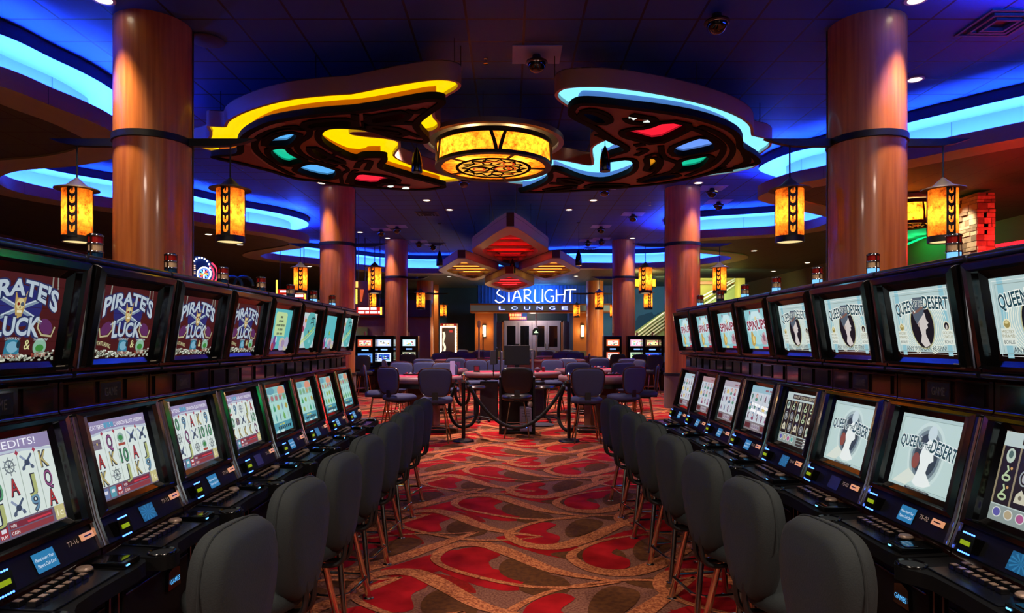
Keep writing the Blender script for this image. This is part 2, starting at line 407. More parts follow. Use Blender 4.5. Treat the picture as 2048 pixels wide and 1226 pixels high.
# ================================================================== COLUMNS
CX, CYS, CRAD = 4.02, [7.53, 15.56, 23.6, 31.6], .40
gplinth = mat('taupe_plinth', '6a5a58', .5)
def column(x, y, side, zt, label):
    t = thing('column', label, 'column', (x, y, 0))
    MB().lathe([(CRAD, .78), (CRAD, zt)], 64, wood).build('shaft', t)
    MB().lathe([(CRAD+.02, 0), (CRAD+.02, .74), (CRAD, .76)], 48, gplinth).build('plinth', t)
    MB().lathe([(CRAD+.005, .76), (CRAD+.035, .765), (CRAD+.035, .81), (CRAD+.002, .815)], 48, black).build('base_ring', t)
    MB().lathe([(CRAD, 3.745), (CRAD+.02, 3.75), (CRAD+.02, 3.82), (CRAD, 3.825)], 48, dkmetal).build('band', t)
    a = .33 if side < 0 else pi-.33
    e = MB(); e.box((CRAD+.004, 0, (zt+.8)/2), (.012, .045, zt-.8), dkmetal, Matrix.Rotation(a, 4, 'Z')); e.build('joint_strip', t)
    for s in (-1, 1):
        b = MB(); z = 3.785
        pr = [(CRAD, z-.045), (CRAD, z+.04), (1.16, z+.04), (1.0, z-.012), (.86, z-.038), (.7, z-.045)]
        b.add([(s*p[0], yy, p[1]) for yy in (-.035, .035) for p in pr], [tuple(range(6)), tuple(range(11, 5, -1))]+[(i, i+6, (i+1) % 6+6, (i+1) % 6) for i in range(6)], dkmetal)
        b.build('bracket_arm', t)
    return t
nm = ['nearest', 'second', 'third', 'farthest']
for i, y in enumerate(CYS):
    for s in (-1, 1):
        column(s*CX, y, s, ZC if i < 3 else 4.38, 'round honey wood column with dark band, %s in the %s line' % (nm[i], 'left' if s < 0 else 'right'))
# ================================================================== LANTERNS
mica = bpy.data.materials.new('amber_mica'); mica.use_nodes = True
nt = mica.node_tree; b = nt.nodes['Principled BSDF']; o = nt.nodes['Material Output']
tr = nt.nodes.new('ShaderNodeBsdfTranslucent'); mx = nt.nodes.new('ShaderNodeMixShader'); tc = nt.nodes.new('ShaderNodeTexCoord'); nz = nt.nodes.new('ShaderNodeTexNoise'); rp = nt.nodes.new('ShaderNodeValToRGB')
nz.inputs['Scale'].default_value = 11; nz.inputs['Detail'].default_value = 9; nz.inputs['Roughness'].default_value = .7
nt.links.new(tc.outputs['Object'], nz.inputs[0]); nt.links.new(nz.outputs[0], rp.inputs[0])
rp.color_ramp.elements[0].position = .34; rp.color_ramp.elements[1].position = .58
rp.color_ramp.elements[0].color = (.2, .022, .001, 1); rp.color_ramp.elements[1].color = (1, .30, .03, 1)
nt.links.new(rp.outputs[0], tr.inputs[0]); nt.links.new(rp.outputs[0], b.inputs['Base Color']); mx.inputs[0].default_value = .8
nt.links.new(b.outputs[0], mx.inputs[1]); nt.links.new(tr.outputs[0], mx.inputs[2]); nt.links.new(mx.outputs[0], o.inputs[0])
bulb = em('ffd890', 12); frame_d = mat('lantern_bronze', '14161c', .5, .4); capm = mat('lantern_cap', '55524e', .45, .5)
LZ = 2.66
def make_lantern():
    t = thing('lantern', '', 'lantern', (0, 0, 0))
    r, z0, z1 = .15, LZ+.05, 3.26
    rod = MB(); rod.tube([(0,0,3.38),(0,0,3.75)], .009, frame_d, 6); rod.build('rod', t)
    MB().lathe([(.001, 3.40), (.02, 3.385), (.11, 3.30), (.225, 3.262), (.228, 3.252), (.0, 3.256)], 32, capm).build('cap', t)
    MB().add([(r*cos(2*pi*k/32), r*sin(2*pi*k/32), z) for z in (z0, z1) for k in range(32)], [(k, (k+1) % 32, 32+(k+1) % 32, 32+k) for k in range(32)], mica, True).build('shade', t)
    f = MB(); f.lathe([(r-.004, LZ), (r+.006, LZ), (r+.006, z0+.02), (r-.004, z0+.02)], 32, frame_d); f.v = f.v
    f.m = f.m[:-2]; f.f = f.f[:-2]; f.sm = f.sm[:-2]
    f.build('bottom_ring', t)
    MB().lathe([(.0, LZ+.012), (r-.012, LZ+.012)], 32, em('ffdf9a', 1.1)).build('diffuser', t)
    hw = .048; H = z1-z0
    for ang in (0, 2*pi/3, 4*pi/3):
        holes = []
        for k in range(5):
            cy = z0+.085+k*.107
            U = [(-.027, .045), (-.027, -.01), (-.02, -.032), (0, -.042), (.02, -.032), (.027, -.01), (.027, .045), (.008, .028), (.006, -.01), (-.006, -.01), (-.008, .028)]
            holes.append([(x, cy+y) for x, y in U])
        outl = [(x, z0) for x in (-hw, -hw/2, 0, hw/2, hw)]+[(x, z1) for x in (hw, hw/2, 0, -hw/2, -hw)]
        s = MB(); s.prism([outl]+holes, r+.004, r+.010, frame_d, mapf=lambda x, y, z, a=ang: (z*cos(a+x/.15), z*sin(a+x/.15), y)); s.build('fretwork_strip', t)
    light('POINT', 'lantern_light', (0, 0, 2.98), 8.5, (1, .66, .34), t, .03)
    return t
lan = make_lantern(); lanT = tree(lan); first = True
lrow = []
for i, y in enumerate(CYS):
    for s in (-1, 1):
        for k in (-1, 1):
            lb = 'amber mica lantern hanging %s the %s column of the %s line' % ('left of' if k < 0 else 'right of', nm[i], 'left' if s < 0 else 'right')
            p = (s*CX+k*.865, y, 0)
            if first: lan.rotation_euler.z = R(-74); lan.location = p; lan['label'] = lb; lan['group'] = 'lanterns hanging beside the columns'; first = False
            else: dup(lanT, p, R({(-1,-1): -74, (-1,1): -86, (1,-1): -100, (1,1): -93}[(s, k)]) if i == 0 else atan2(-y, -(s*CX+k*.865))+[0, .35, -.3, .1, -.15][(i*2+k+s) % 5], lb, 'lanterns hanging beside the columns')
# ================================================================== CEILING FITTINGS
dl_white = em('fff0d0', 9)
def downlight(x, y, z, label, power=60, ang=70, col=WARM, group=None, tilt=(0,0,0), blend=.8, lit=dl_white):
    t = thing('downlight', label, 'ceiling light', (x, y, z), group=group)
    r = MB(); r.lathe([(.115, 0), (.115, -.012), (.085, -.014), (.08, -.002)], 20, mat('white_enamel', 'c8c4bc', .4)); r.f = r.f[:-2]; r.m = r.m[:-2]; r.sm = r.sm[:-2]; r.build('rim', t)
    MB().lathe([(0, -.006), (.082, -.006)], 20, lit).build('lens', t)
    if power: light('SPOT', 'downlight_beam', (0, 0, -.05), power, col, t, .06, ang, blend, tilt)
    return t
g1 = 'downlights in the high blue ceiling'
for s in (-1, 1):
    sd = 'left' if s < 0 else 'right'
    for i in (0, 1, 2):
        downlight(s*4.22, CYS[i]-.60, ZC, 'round downlight shining onto the top of the %s %s column' % (nm[i], sd), 750, 80, group=g1, tilt=(R(-14) if i else R(-10), R(8*-s), 0))
EXTRA = [(1830,158,'right behind the nearest right column',0),(1437,373,'beside the second right column',60),(899,419,'small and left, above the red lozenge lamp',90),(1138,419,'small and right, above the red lozenge lamp',90),(720,464,'left of the third left column',60)]
for px, py, w, pw in EXTRA:
    x, y = onz(px, py, ZC); downlight(x, y, ZC, 'round ceiling downlight '+w, pw or 40, 90, group=g1)
g2 = 'downlights in the lowered ceiling'
for px, py, w in [(417,468,'left of the big left lantern'),(480,489,'right of and below the near left lantern'),(898,553,'in the back strip on the left'),(1152,552,'in the back strip on the right'),(1020,546,'in the back strip at the middle'),(1508,501,'on the right, uppermost of three'),(1547,542,'on the right, lowest of three'),(1615,525,'on the right, nearest of three'),(1921,430,'above the stone pillar'),(1440,556,'beside the right stair opening')]:
    x, y = onz(px, py, ZS+.03)
    if y < 36: downlight(x, y, ZS+.028, 'small round downlight '+w, 160, 90, group=g2)
# added downlights out of view, to light the aisle, columns and stools
g3 = 'added downlights over the gaming aisle'
for i, (x, y) in enumerate([(-2.6,.4),(2.7,.4),(0,-1.2),(0,2.4),(-2.5,3.4),(2.6,3.4)]):
    downlight(x, y, ZC, 'added unseen downlight in the ceiling above the gaming aisle', 200, 110, (1, .79, .62), group=g3)
for x, y in [(-1.8,10.9),(1.9,10.9),(0,13.8),(-2.1,16.8),(2.1,16.8),(0,20.5)]:  # lamps added to brighten the carpet and tables
    downlight(x, y, ZC, 'added round downlight in the ceiling above the card tables', 1350, 88, (1, .74, .68), group='added downlights over the card tables')
for x, y in [(-7.6,25.3),(-4,33.2),(6.2,31),(-8,24),(8,25),(-4.5,29.5),(0,30),(4.5,29.5),(-10,9),(9.5,6.5)]:  # lamps added to lift the dark far walls
    downlight(x, y, ZS+.028 if not (abs(x) < 1 and y < 26) else ZC, 'added small downlight far back in the lowered ceiling', 520, 120, group='added downlights far back')
# dome cameras with their bright tiles
tile_lit = mat('blue_lit_white_tile', '98b0e8', .5)  # white tile with the cove's blue light put into its colour
def dome(px, py, label, tile=True):
    x, y = onz(px, py, ZC-.12)
    t = thing('dome_camera', label, 'security camera', (x, y, ZC), group='dome cameras on the ceiling')
    if tile: MB().box((.0, .0, -.006), (.6, .52, .01), tile_lit).build('tile_plate', t)
    MB().lathe([(.05, -.012), (.055, -.05), (.13, -.09), (.14, -.11), (.12, -.12)], 20, black).build('housing', t)
    MB().sphere((0, 0, -.115), .115, mat('smoked_dome', '08080a', .06, .2, coat=1), 20, z0=-1, z1=0).build('dome', t)
    MB().lathe([(.112, -.112), (.122, -.116), (.118, -.124), (.11, -.12)], 24, chrome).build('ring', t)
for px, py, w, tl in [(1434,48,'alone in the dark ceiling near the right column',False),(1073,128,'on a bright tile near the middle',True),(1209,384,'behind the right art panel',True),(1424,386,'right of the second right column',True),(1437,412,'lower, right of the second right column',True),(928,366,'just behind the round drum lamp',False),
                   (794,460,'at the top of the third left column',True),(762,466,'left of the third left column',True),(838,489,'right of the third left column',True),(866,495,'left of the red lozenge lamp',True),(1202,460,'right of the red lozenge lamp',True),(1266,436,'between the right columns',True),(1176,487,'farther right of the red lozenge lamp',True),(1203,484,'left of the third right column',True)]:
    dome(px, py, 'black dome security camera '+w, tl)
def vent(px, py, label, s=.62):
    x, y = onz(px, py, ZC)
    t = thing('air_vent', label, 'air vent', (x, y, ZC), group='square air vents in the ceiling')
    for i, q in enumerate((1, .72, .46)):
        v = MB(); h = s/2*q; k = h-.03; L = [[(-h,-h),(h,-h),(h,h),(-h,h)], [(-k,-k),(k,-k),(k,k),(-k,k)]]
        v.prism(L, -.02-.012*i, -.002, mat('vent_grey', '3a3c44', .5)); v.build('louvre_ring', t)
    MB().box((0,0,-.002), (s*.92, s*.92, .002), black).build('backing', t)
vent(2000, 45, 'square air vent at the upper right corner'); vent(855, 427, 'dark square vent left of the red lozenge lamp'); vent(876, 488, 'square vent near the back cove, left'); vent(1180, 496, 'square vent near the back cove, right', .55)
def sprinkler(px, py, label):
    x, y = onz(px, py, ZC-.05); m = MB(); m.tube([(0,0,0),(0,0,-.06)], .01, chrome, 6); m.lathe([(.0,-.06),(.035,-.062),(.035,-.066),(0,-.068)], 10, chrome); m.lathe([(.03,0),(.03,-.008),(0,-.01)], 10, chrome)
    tag(m.build('sprinkler_head', loc=(x, y, ZC)), label, 'sprinkler', 'sprinkler heads')
sprinkler(484, 338, 'chrome sprinkler head above the near left lantern'); sprinkler(972, 125, 'small sprinkler head in the dark middle ceiling'); sprinkler(1300, 409, 'sprinkler head left of the second right column')
x, y = onz(413, 80, ZC); tag(MB().lathe([(.2,0),(.2,-.012),(.17,-.02),(0,-.03)], 28, mat('speaker_grille', '2c3040', .6)).build('ceiling_speaker', loc=(x, y, ZC)), 'round flush ceiling speaker right of the nearest left column', 'speaker')
# ================================================================== HANGING ART PANELS
ZH, ZP = 4.60, 4.46
hoopm = mat('brushed_copper_hoop', 'b48c7c', .32, .3, coat=.1)
plate_brown = mat('walnut_plate', '7a4028', .5, noise=.1, nscale=4); stroke = mat('black_stroke', '040405', .8, spec=.1)
def cvt(pts, x0, y0, sc, z=ZP): return [onz(x0+x*sc, y0+y*sc, z) for x, y in pts]
def art_panel(label, hoop, plate, wins, glow, strokes, hoopglow, whites, tans=(), spacer=None):
    ymode = 'yellow' in label
    t = thing('art_ceiling_panel', label, 'art light panel', (0, 0, 0))
    H = smooth(hoop, 2, True)
    if area2(H) < 0: H = H[::-1]
    Hi = grow(H, -.04)
    m = MB(); h0, h1 = ZH, ZH+.225
    m.strip(path3(H, h0), path3(H, h1), hoopm, closed=True); m.strip(path3(Hi, h1), path3(Hi, h0), mat('hoop_inside', 'd8d0c0', .6), closed=True)
    m.strip(path3(Hi, h0), path3(H, h0), hoopm, closed=True); m.prism(H, h1-.01, h1, black)
    m.build('hoop', t)
    g = MB(); g.prism(grow(H, -.045), ZH+.045, ZH+.055, glow); g.build('light_diffuser', t)
    Pl = smooth(plate, 2, True)
    if area2(Pl) < 0: Pl = Pl[::-1]
    W2 = [(grow(smooth(w, 1, True), .012), c) for w, c in wins]
    p = MB(); p.prism([Pl]+[w for w, c in W2], ZP, ZP+.07, plate_brown, sidem=stroke); p.build('plate', t)
    s = MB(); s.ribbon(grow(Pl, -.045), .10, ZP-.02, ZP-.001, stroke, True)
    for st in strokes:
        pts, w = st[0], st[1]; cl = len(st) > 2
        s.ribbon(spline(pts, 5, cl) if len(pts) > 2 else pts, w, ZP-.016, ZP-.001, stroke, cl)
    for w, c in W2:
        ww = w if area2(w) > 0 else w[::-1]
        s.ribbon(grow(ww, .045), .10, ZP-.019, ZP-.001, stroke, True)
    s.build('black_outline', t)
    sp = MB()
    core = grow(Pl, -.13) if spacer is None else spacer
    sp.strip(path3(core, ZP+.07), path3(core, ZH+.045), mat('spacer_orange', 'e08a20', .6) if ymode else mat('spacer_violet', 'a8acf0', .6), closed=True); sp.build('spacer', t)
    for w, c in W2:
        ww = w if area2(w) > 0 else w[::-1]; gw = grow(ww, .01)
        b = MB(); b.prism(gw, ZP+.10, ZP+.11, em(c, 1.0)); b.strip(path3(gw, ZP+.02), path3(gw, ZP+.11), em(c, .4), closed=True)
        b.build('colour_window', t)
    for w in whites:
        b = MB(); b.prism(smooth(w, 1, True), ZP-.012, ZP-.004, em('f4fff8', 1.0)); b.build('white_inlay', t)
    for w in tans:
        b = MB(); b.prism(smooth(w, 1, True), ZP-.006, ZP-.002, mat('tan_inlay', 'a08068', .5)); b.build('tan_inlay', t)
    r = MB()
    for hx, hy in H[::max(1, len(H)//7)]:
        hx2, hy2 = hx*.97, hy
        r.tube([(hx, hy, h1), (hx, hy, ZC)], .006, dkmetal, 5)
    r.build('hanger_rods', t)
    return t
hoopL = [(-.57,8.05),(-.60,7.82),(-.88,7.74),(-1.47,7.98),(-1.96,8.22),(-2.02,8.23),(-2.34,8.28),(-2.85,8.42),(-3.48,8.81),(-3.9,9.2),(-4.05,9.45),(-4.07,9.5),(-4.30,9.45),(-4.32,9.5),(-4.40,9.81),(-4.6,10.13),(-4.92,10.28),(-4.95,10.5),(-4.5,11.2),(-3.8,12.0),(-2.8,12.6),(-1.7,12.95),(-1.0,12.8),(-.88,12.6),(-1.3,12.2),(-1.95,11.15),(-1.8,10.7),(-1.72,10.55),(-1.66,10.1),(-2.3,9.9),(-2.35,9.75),(-1.5,9.8),(-1.1,9.75),(-.95,9.42),(-1.05,9.0),(-.85,8.4)]
B2 = (380, 220, 300/2043); C3 = (620, 200, 300/1936); D4 = (1080, 0, 620/1900)
plateL = cvt([(1780,20),(1550,170),(1390,300),(1450,390),(1560,500),(1500,558),(1300,530),(1100,500),(900,430),(720,375),(540,360),(340,350),(200,370),(145,430),(150,500),(210,570),(330,640),(440,700),(600,765),(650,722),(800,712),(1000,722),(1000,775),(920,850),(1000,890),(1300,975),(1600,1055),(1800,1110),(1650,1145),(1400,1165),(900,1140),(550,1110),(300,1085),(60,1040)], *C3) + \
    cvt([(1500,950),(1300,900),(1100,830),(900,785),(700,730),(480,685),(250,635),(330,600),(560,590),(650,560),(640,480),(655,400),(700,330),(800,255),(950,185),(1100,130),(1500,60),(2000,10)], *B2) + \
    cvt([(560,130),(900,75),(1200,20),(1500,-35),(1700,-30)], *C3)
LB, GR, RD, OG = '5cb4ff', '18c69a', 'ff2840', 'd88a18'
winsL = [(cvt([(1060,480),(1130,390),(1280,325),(1445,310),(1435,370),(1330,468),(1200,475)], *B2), LB),
 (cvt([(1085,550),(1180,520),(1285,515),(1310,565),(1400,620),(1560,690),(1430,720),(1320,752),(1180,670)], *B2), GR),
 (cvt([(1465,800),(1550,750),(1680,722),(1850,770),(2005,822),(1925,940),(1700,905),(1490,835)], *B2), LB),
 (cvt([(1670,505),(1720,540),(1850,620),(2030,690),(2060,715),(1900,680),(1740,620),(1675,550)], *B2), OG),
 (cvt([(570,1050),(600,980),(640,948),(800,962),(1000,990),(1145,1045),(1000,1055),(900,1068),(850,1112),(580,1082)], *C3), RD),
 (cvt([(795,230),(1000,190),(1250,150),(1165,240),(1000,262),(795,282)], *C3), RD),
 (cvt([(800,340),(960,355),(1140,382),(1210,445),(1050,415),(810,358)], *C3), RD),
 (cvt([(0,290),(250,262),(540,252),(545,325),(300,322),(100,330),(-40,355)], *C3), 'd88010')]
whL = [cvt([(985,1105),(1095,1100),(1040,1127)], *C3), cvt([(1175,1140),(1230,1115),(1288,1130),(1270,1146)], *C3)]
stL = [(cvt([(1480,215),(1250,240),(1050,300),(920,380),(880,470),(920,570),(1050,680),(1200,780),(1400,880)], *B2), .10),
 (cvt([(1500,250),(1620,270),(1610,350),(1480,440),(1460,520),(1560,620),(1750,700),(2000,760)], *B2), .09),
 (cvt([(1560,260),(1250,250),(1040,350),(1000,480)], *B2), .08),
 (cvt([(700,270),(740,380),(950,400),(1150,420)], *C3), .09), (cvt([(580,180),(590,340)], *C3), .11), (cvt([(740,180),(750,350)], *C3), .11),
 (cvt([(780,300),(1000,300),(1200,290),(1390,300)], *C3), .12), (cvt([(1240,130),(1380,150),(1500,110)], *C3), .1), (cvt([(1200,380),(1350,450),(1480,480)], *C3), .08),
 (cvt([(420,1090),(400,960),(490,900),(420,840)], *C3), .07), (cvt([(600,870),(650,800),(780,790),(730,900)], *C3), .1), (cvt([(860,1090),(1000,1080),(1290,1100)], *C3), .1),
 (cvt([(480,1060),(540,940),(600,900)], *C3), .08), (cvt([(1800,690),(2040,560)], *B2), .06)]
art_panel('hanging salmon shaped art panel glowing yellow inside its copper hoop', hoopL, plateL, winsL, em('ffcc00', 1.25), stL, None, whL,
          [cvt([(1340,780),(1410,750),(1415,810)], *B2), cvt([(740,470),(800,300),(1000,190),(1300,170),(1300,205),(1050,270),(900,380),(860,490)], *B2), cvt([(810,550),(880,530),(950,640),(1150,780),(1380,880),(1200,830),(980,700)], *B2)])
hoopR = [(.55,8.38),(.56,8.15),(.68,8.0),(1.14,7.97),(1.77,8.18),(2.48,8.55),(3.03,8.95),(3.42,9.4),(3.6,9.86),(3.62,9.9),(3.9,10.05),(4.11,10.4),(4.08,10.95),(4.2,11.2),(4.35,11.7),(4.1,12.1),(3.6,12.4),(2.4,13.0),(1.0,13.2),(-.1,12.95),(-.05,12.6),(.25,12.1),(.35,11.5),(.5,11.2),(.85,11.2),(1.39,11.6),(1.42,11.5),(1.27,10.7),(1.28,10.4),(1.5,10.0),(1.45,9.6),(1.1,9.1),(.8,8.8)]
plateR = cvt([(205,628),(160,682),(200,725),(300,770),(350,802),(400,840),(470,878),(530,915),(460,935),(380,962),(368,1000),(440,985),(570,968),(572,1045),(480,1085),(380,1115),(250,1092),(130,1040),(75,1036),(40,1050),(55,1085),(20,1120),(-90,1165),(-160,1178),(60,1178),(300,1165),(600,1142),(850,1112),(1080,1055),(1200,1030),(1355,1002),(1350,968),(1300,930),(1240,900),(1246,845),(1200,788),(1050,728),(850,682),(500,640),(300,620)], *D4)
winsR = [(cvt([(520,805),(570,792),(660,788),(780,742),(920,772),(820,825),(710,875),(620,850),(540,828)], *D4), 'ff2038'),
 (cvt([(810,910),(900,870),(1005,835),(1070,885),(1060,912),(960,935),(855,955)], *D4), '6c9cff'),
 (cvt([(870,982),(960,965),(1040,950),(1010,1000),(960,1032),(825,1050),(868,1015)], *D4), GR),
 (cvt([(620,1110),(720,1072),(865,1065),(760,1092),(650,1110)], *D4), '7090ff'),
 (cvt([(668,965),(700,970),(718,1000),(690,1030),(662,1048),(684,1005)], *D4), OG),
 (cvt([(262,690),(310,692),(375,718),(402,748),(350,745),(310,722)], *D4), '2060d8'),
 (cvt([(130,1090),(240,1116),(228,1122),(133,1110)], *D4), RD), (cvt([(40,1160),(212,1138),(190,1152),(50,1166)], *D4), RD),
 (cvt([(298,1142),(330,1130),(400,1130),(525,1130),(500,1142),(310,1150)], *D4), 'b07010')]
whR = [cvt([(535,715),(570,709),(612,714),(590,722),(570,735)], *D4), cvt([(622,748),(650,740),(660,730),(697,742),(690,753)], *D4)]
stR = [(cvt([(250,680),(320,668),(410,700),(430,745),(350,752)], *D4), .08), (cvt([(530,722),(560,745),(640,755),(700,748),(690,725),(640,715),(560,700)], *D4), .12),
 (cvt([(900,780),(980,800),(1100,870),(1120,930),(1050,1010),(900,1075)], *D4), .1), (cvt([(980,770),(1100,820),(1180,900),(1160,970),(1080,1040),(960,1080)], *D4), .09),
 (cvt([(740,890),(760,960),(850,1000),(830,1040),(700,1080)], *D4), .1), (cvt([(650,960),(720,940),(745,1000),(700,1060),(600,1100)], *D4), .07),
 (cvt([(1250,920),(1270,990),(1200,1020)], *D4), .12), (cvt([(1120,1020),(1080,1050),(1180,1040)], *D4), .14), (cvt([(60,1120),(150,1125),(230,1125)], *D4), .12),
 (cvt([(580,890),(640,880)], *D4), .12), (cvt([(590,950),(650,920),(600,910)], *D4), .1), (cvt([(350,820),(420,850),(480,880)], *D4), .1)]
art_panel('hanging salmon shaped art panel glowing ice blue inside its copper hoop', hoopR, plateR, winsR, em('7fdcff', 1.35), stR, None, whR)
# ================================================================== ROUND DRUM LAMP
amber = em('ffc040', 1)
def drum(cx, cy, zb, r, h, label, P, art=True, rim=True):
    t = thing('drum_lamp', label, 'drum lamp', (cx, cy, 0))
    n = 64
    MB().add([(r*cos(2*pi*k/n), r*sin(2*pi*k/n), z) for z in (zb+.04, zb+h) for k in range(n)], [(k, (k+1) % n, n+(k+1) % n, n+k) for k in range(n)], mica, True).build('mica_shade', t)
    b = MB(); b.prism([[((r+.01)*cos(2*pi*k/n), (r+.01)*sin(2*pi*k/n)) for k in range(n)], [((r-.09)*cos(2*pi*k/n), (r-.09)*sin(2*pi*k/n)) for k in range(n)]], zb, zb+.05, dkmetal)
    b.build('bottom_rim', t)
    if rim:
        b = MB(); b.prism([[((r+.02)*cos(2*pi*k/n), (r+.02)*sin(2*pi*k/n)) for k in range(n)], [((r-.03)*cos(2*pi*k/n), (r-.03)*sin(2*pi*k/n)) for k in range(n)]], zb+h-.03, zb+h+.04, dkmetal); b.build('top_rim', t)
        b = MB(); b.prism([[((r+.2)*cos(2*pi*k/n), (r+.2)*sin(2*pi*k/n)) for k in range(n)], [((r+.12)*cos(2*pi*k/n), (r+.12)*sin(2*pi*k/n)) for k in range(n)]], zb+h+.04, zb+h+.11, mat('satin_blue_grey_ring', '8088a0', .4, .5)); b.build('halo_ring', t)
        MB().lathe([(0, zb+h+.10), (r+.16, zb+h+.10), (r+.16, zb+h+.115), (0, zb+h+.115)], 48, black).build('top_plate', t)
    MB().lathe([(0, zb+.03), (r-.05, zb+.03)], 48, mica).build('mica_bottom', t)
    for a0 in [(-pi/2+.1)+k*2*pi/5 for k in range(5)]:
        s = MB(); w = .13*r/.9
        for sg in (-1, 1):
            L = [(sg*w, h-.02), (sg*w*.62, h-.02), (sg*w*.32, h*.62), (sg*.01, .1), (0, .02), (sg*.05, .04), (sg*w*.62, h*.5)]
            s.prism(L, r+.004, r+.02, dkmetal, mapf=lambda x, y, z, a=a0: (z*cos(a+x/r), z*sin(a+x/r), zb+y))
        s.build('v_bracket', t)
        s = MB(); s.box((r-.2*r-.02, 0, zb+.012), (.3*r, .035, .02), dkmetal, Matrix.Rotation(a0+.3, 4, 'Z')); s.build('spoke', t)
    if art:
        ra = r*.63; A = MB()
        f = lambda x, y, z: (x, y, zb+.012-z)
        yb = mat('pale_amber_glass', '000000', .4, emit=1.15, ecol='ffb038'); kk = stroke; rr = em('d83a10', .9)
        A.prism([(ra*cos(2*pi*k/48), ra*sin(2*pi*k/48)) for k in range(48)], zb+.008, zb+.012, yb)
        A.build('glass_disc', t)
        A = MB(); A.ribbon([(ra*cos(2*pi*k/48), ra*sin(2*pi*k/48)) for k in range(48)], .05, zb-.004, zb+.006, kk, True)
        rng = random.Random(4)
        def cur(pts, w, m=kk): A.ribbon(spline([(x*ra, y*ra) for x, y in pts], 5), w*ra, zb+.001, zb+.006, m)
        def cir(x, y, q, w, m=kk, e=1.0): A.ribbon([((x+q*cos(2*pi*k/20))*ra, (y+q*e*sin(2*pi*k/20))*ra) for k in range(20)], w*ra, zb, zb+.006, m, True)
        cir(-.4,.1,.28,.07); cir(-.4,.1,.15,.05, rr); cir(.25,.05,.3,.05); cir(.25,.05,.2,.04, rr); cir(.5,.0,.22,.05); cir(.5,0,.12,.04, rr); cir(-.15,-.5,.12,.05); cir(.1,.55,.16,.05); cir(.42,-.45,.14,.05, rr)
        for k in range(14):
            a = 2*pi*k/14; cur([(.9*cos(a), .9*sin(a)), (.78*cos(a+.15), .78*sin(a+.15)), (.7*cos(a+.32), .7*sin(a+.32)), (.86*cos(a+.42), .86*sin(a+.42))], .05+.04*(k % 3 == 0))
        for q in ([(-.75,.3),(-.5,.55),(-.1,.4),(.1,.25)], [(-.7,-.2),(-.5,-.4),(-.2,-.25),(0,-.3),(.2,-.5)], [(0,.3),(.3,.5),(.6,.45),(.75,.2)], [(-.1,.0),(0,.2),(.05,-.1),(.2,-.25)], [(.5,-.3),(.7,-.4),(.75,-.2)], [(-.55,.0),(-.3,-.1),(-.2,.1)]): cur(q, .06)
        for q in ([(-.3,.3),(0,.42),(.3,.3)], [(-.5,-.5),(-.1,-.68),(.3,-.62)], [(.6,.5),(.3,.68),(0,.7)]): cur(q, .045, rr)
        A.build('carved_emblem', t)
    for k in range(4):
        a = pi/4+k*pi/2; light('POINT', 'drum_light', (r*.55*cos(a), r*.55*sin(a), zb+h*.5), P/4, (1, .66, .25), t, .08)
    for k in range(3):
        a = k*2*pi/3+.4; s = MB(); s.tube([((r+.1)*cos(a), (r+.1)*sin(a), zb+h+.1), ((r+.1)*cos(a), (r+.1)*sin(a), ZC if zb > 3.5 else ZS+.03)], .006, dkmetal, 5); s.build('hanger_rod', t)
    return t
drum(-.26, 10.45, 4.25, .90, .34, 'large round drum lamp of amber mica between the two art panels', 170)
drum(7.92, 13.3, 3.83, .50, .42, 'amber drum lamp hanging behind the nearest right column', 90)
x, y = onz(1265, 576, 3.72); drum(x-.08, y, 3.72, .33, .34, 'small amber drum lamp far back, left of a pair', 60, False, False)
x, y = onz(1300, 572, 3.72); drum(x+.1, y+1.0, 3.72, .33, .34, 'small amber drum lamp far back, right of a pair', 60, False, False)
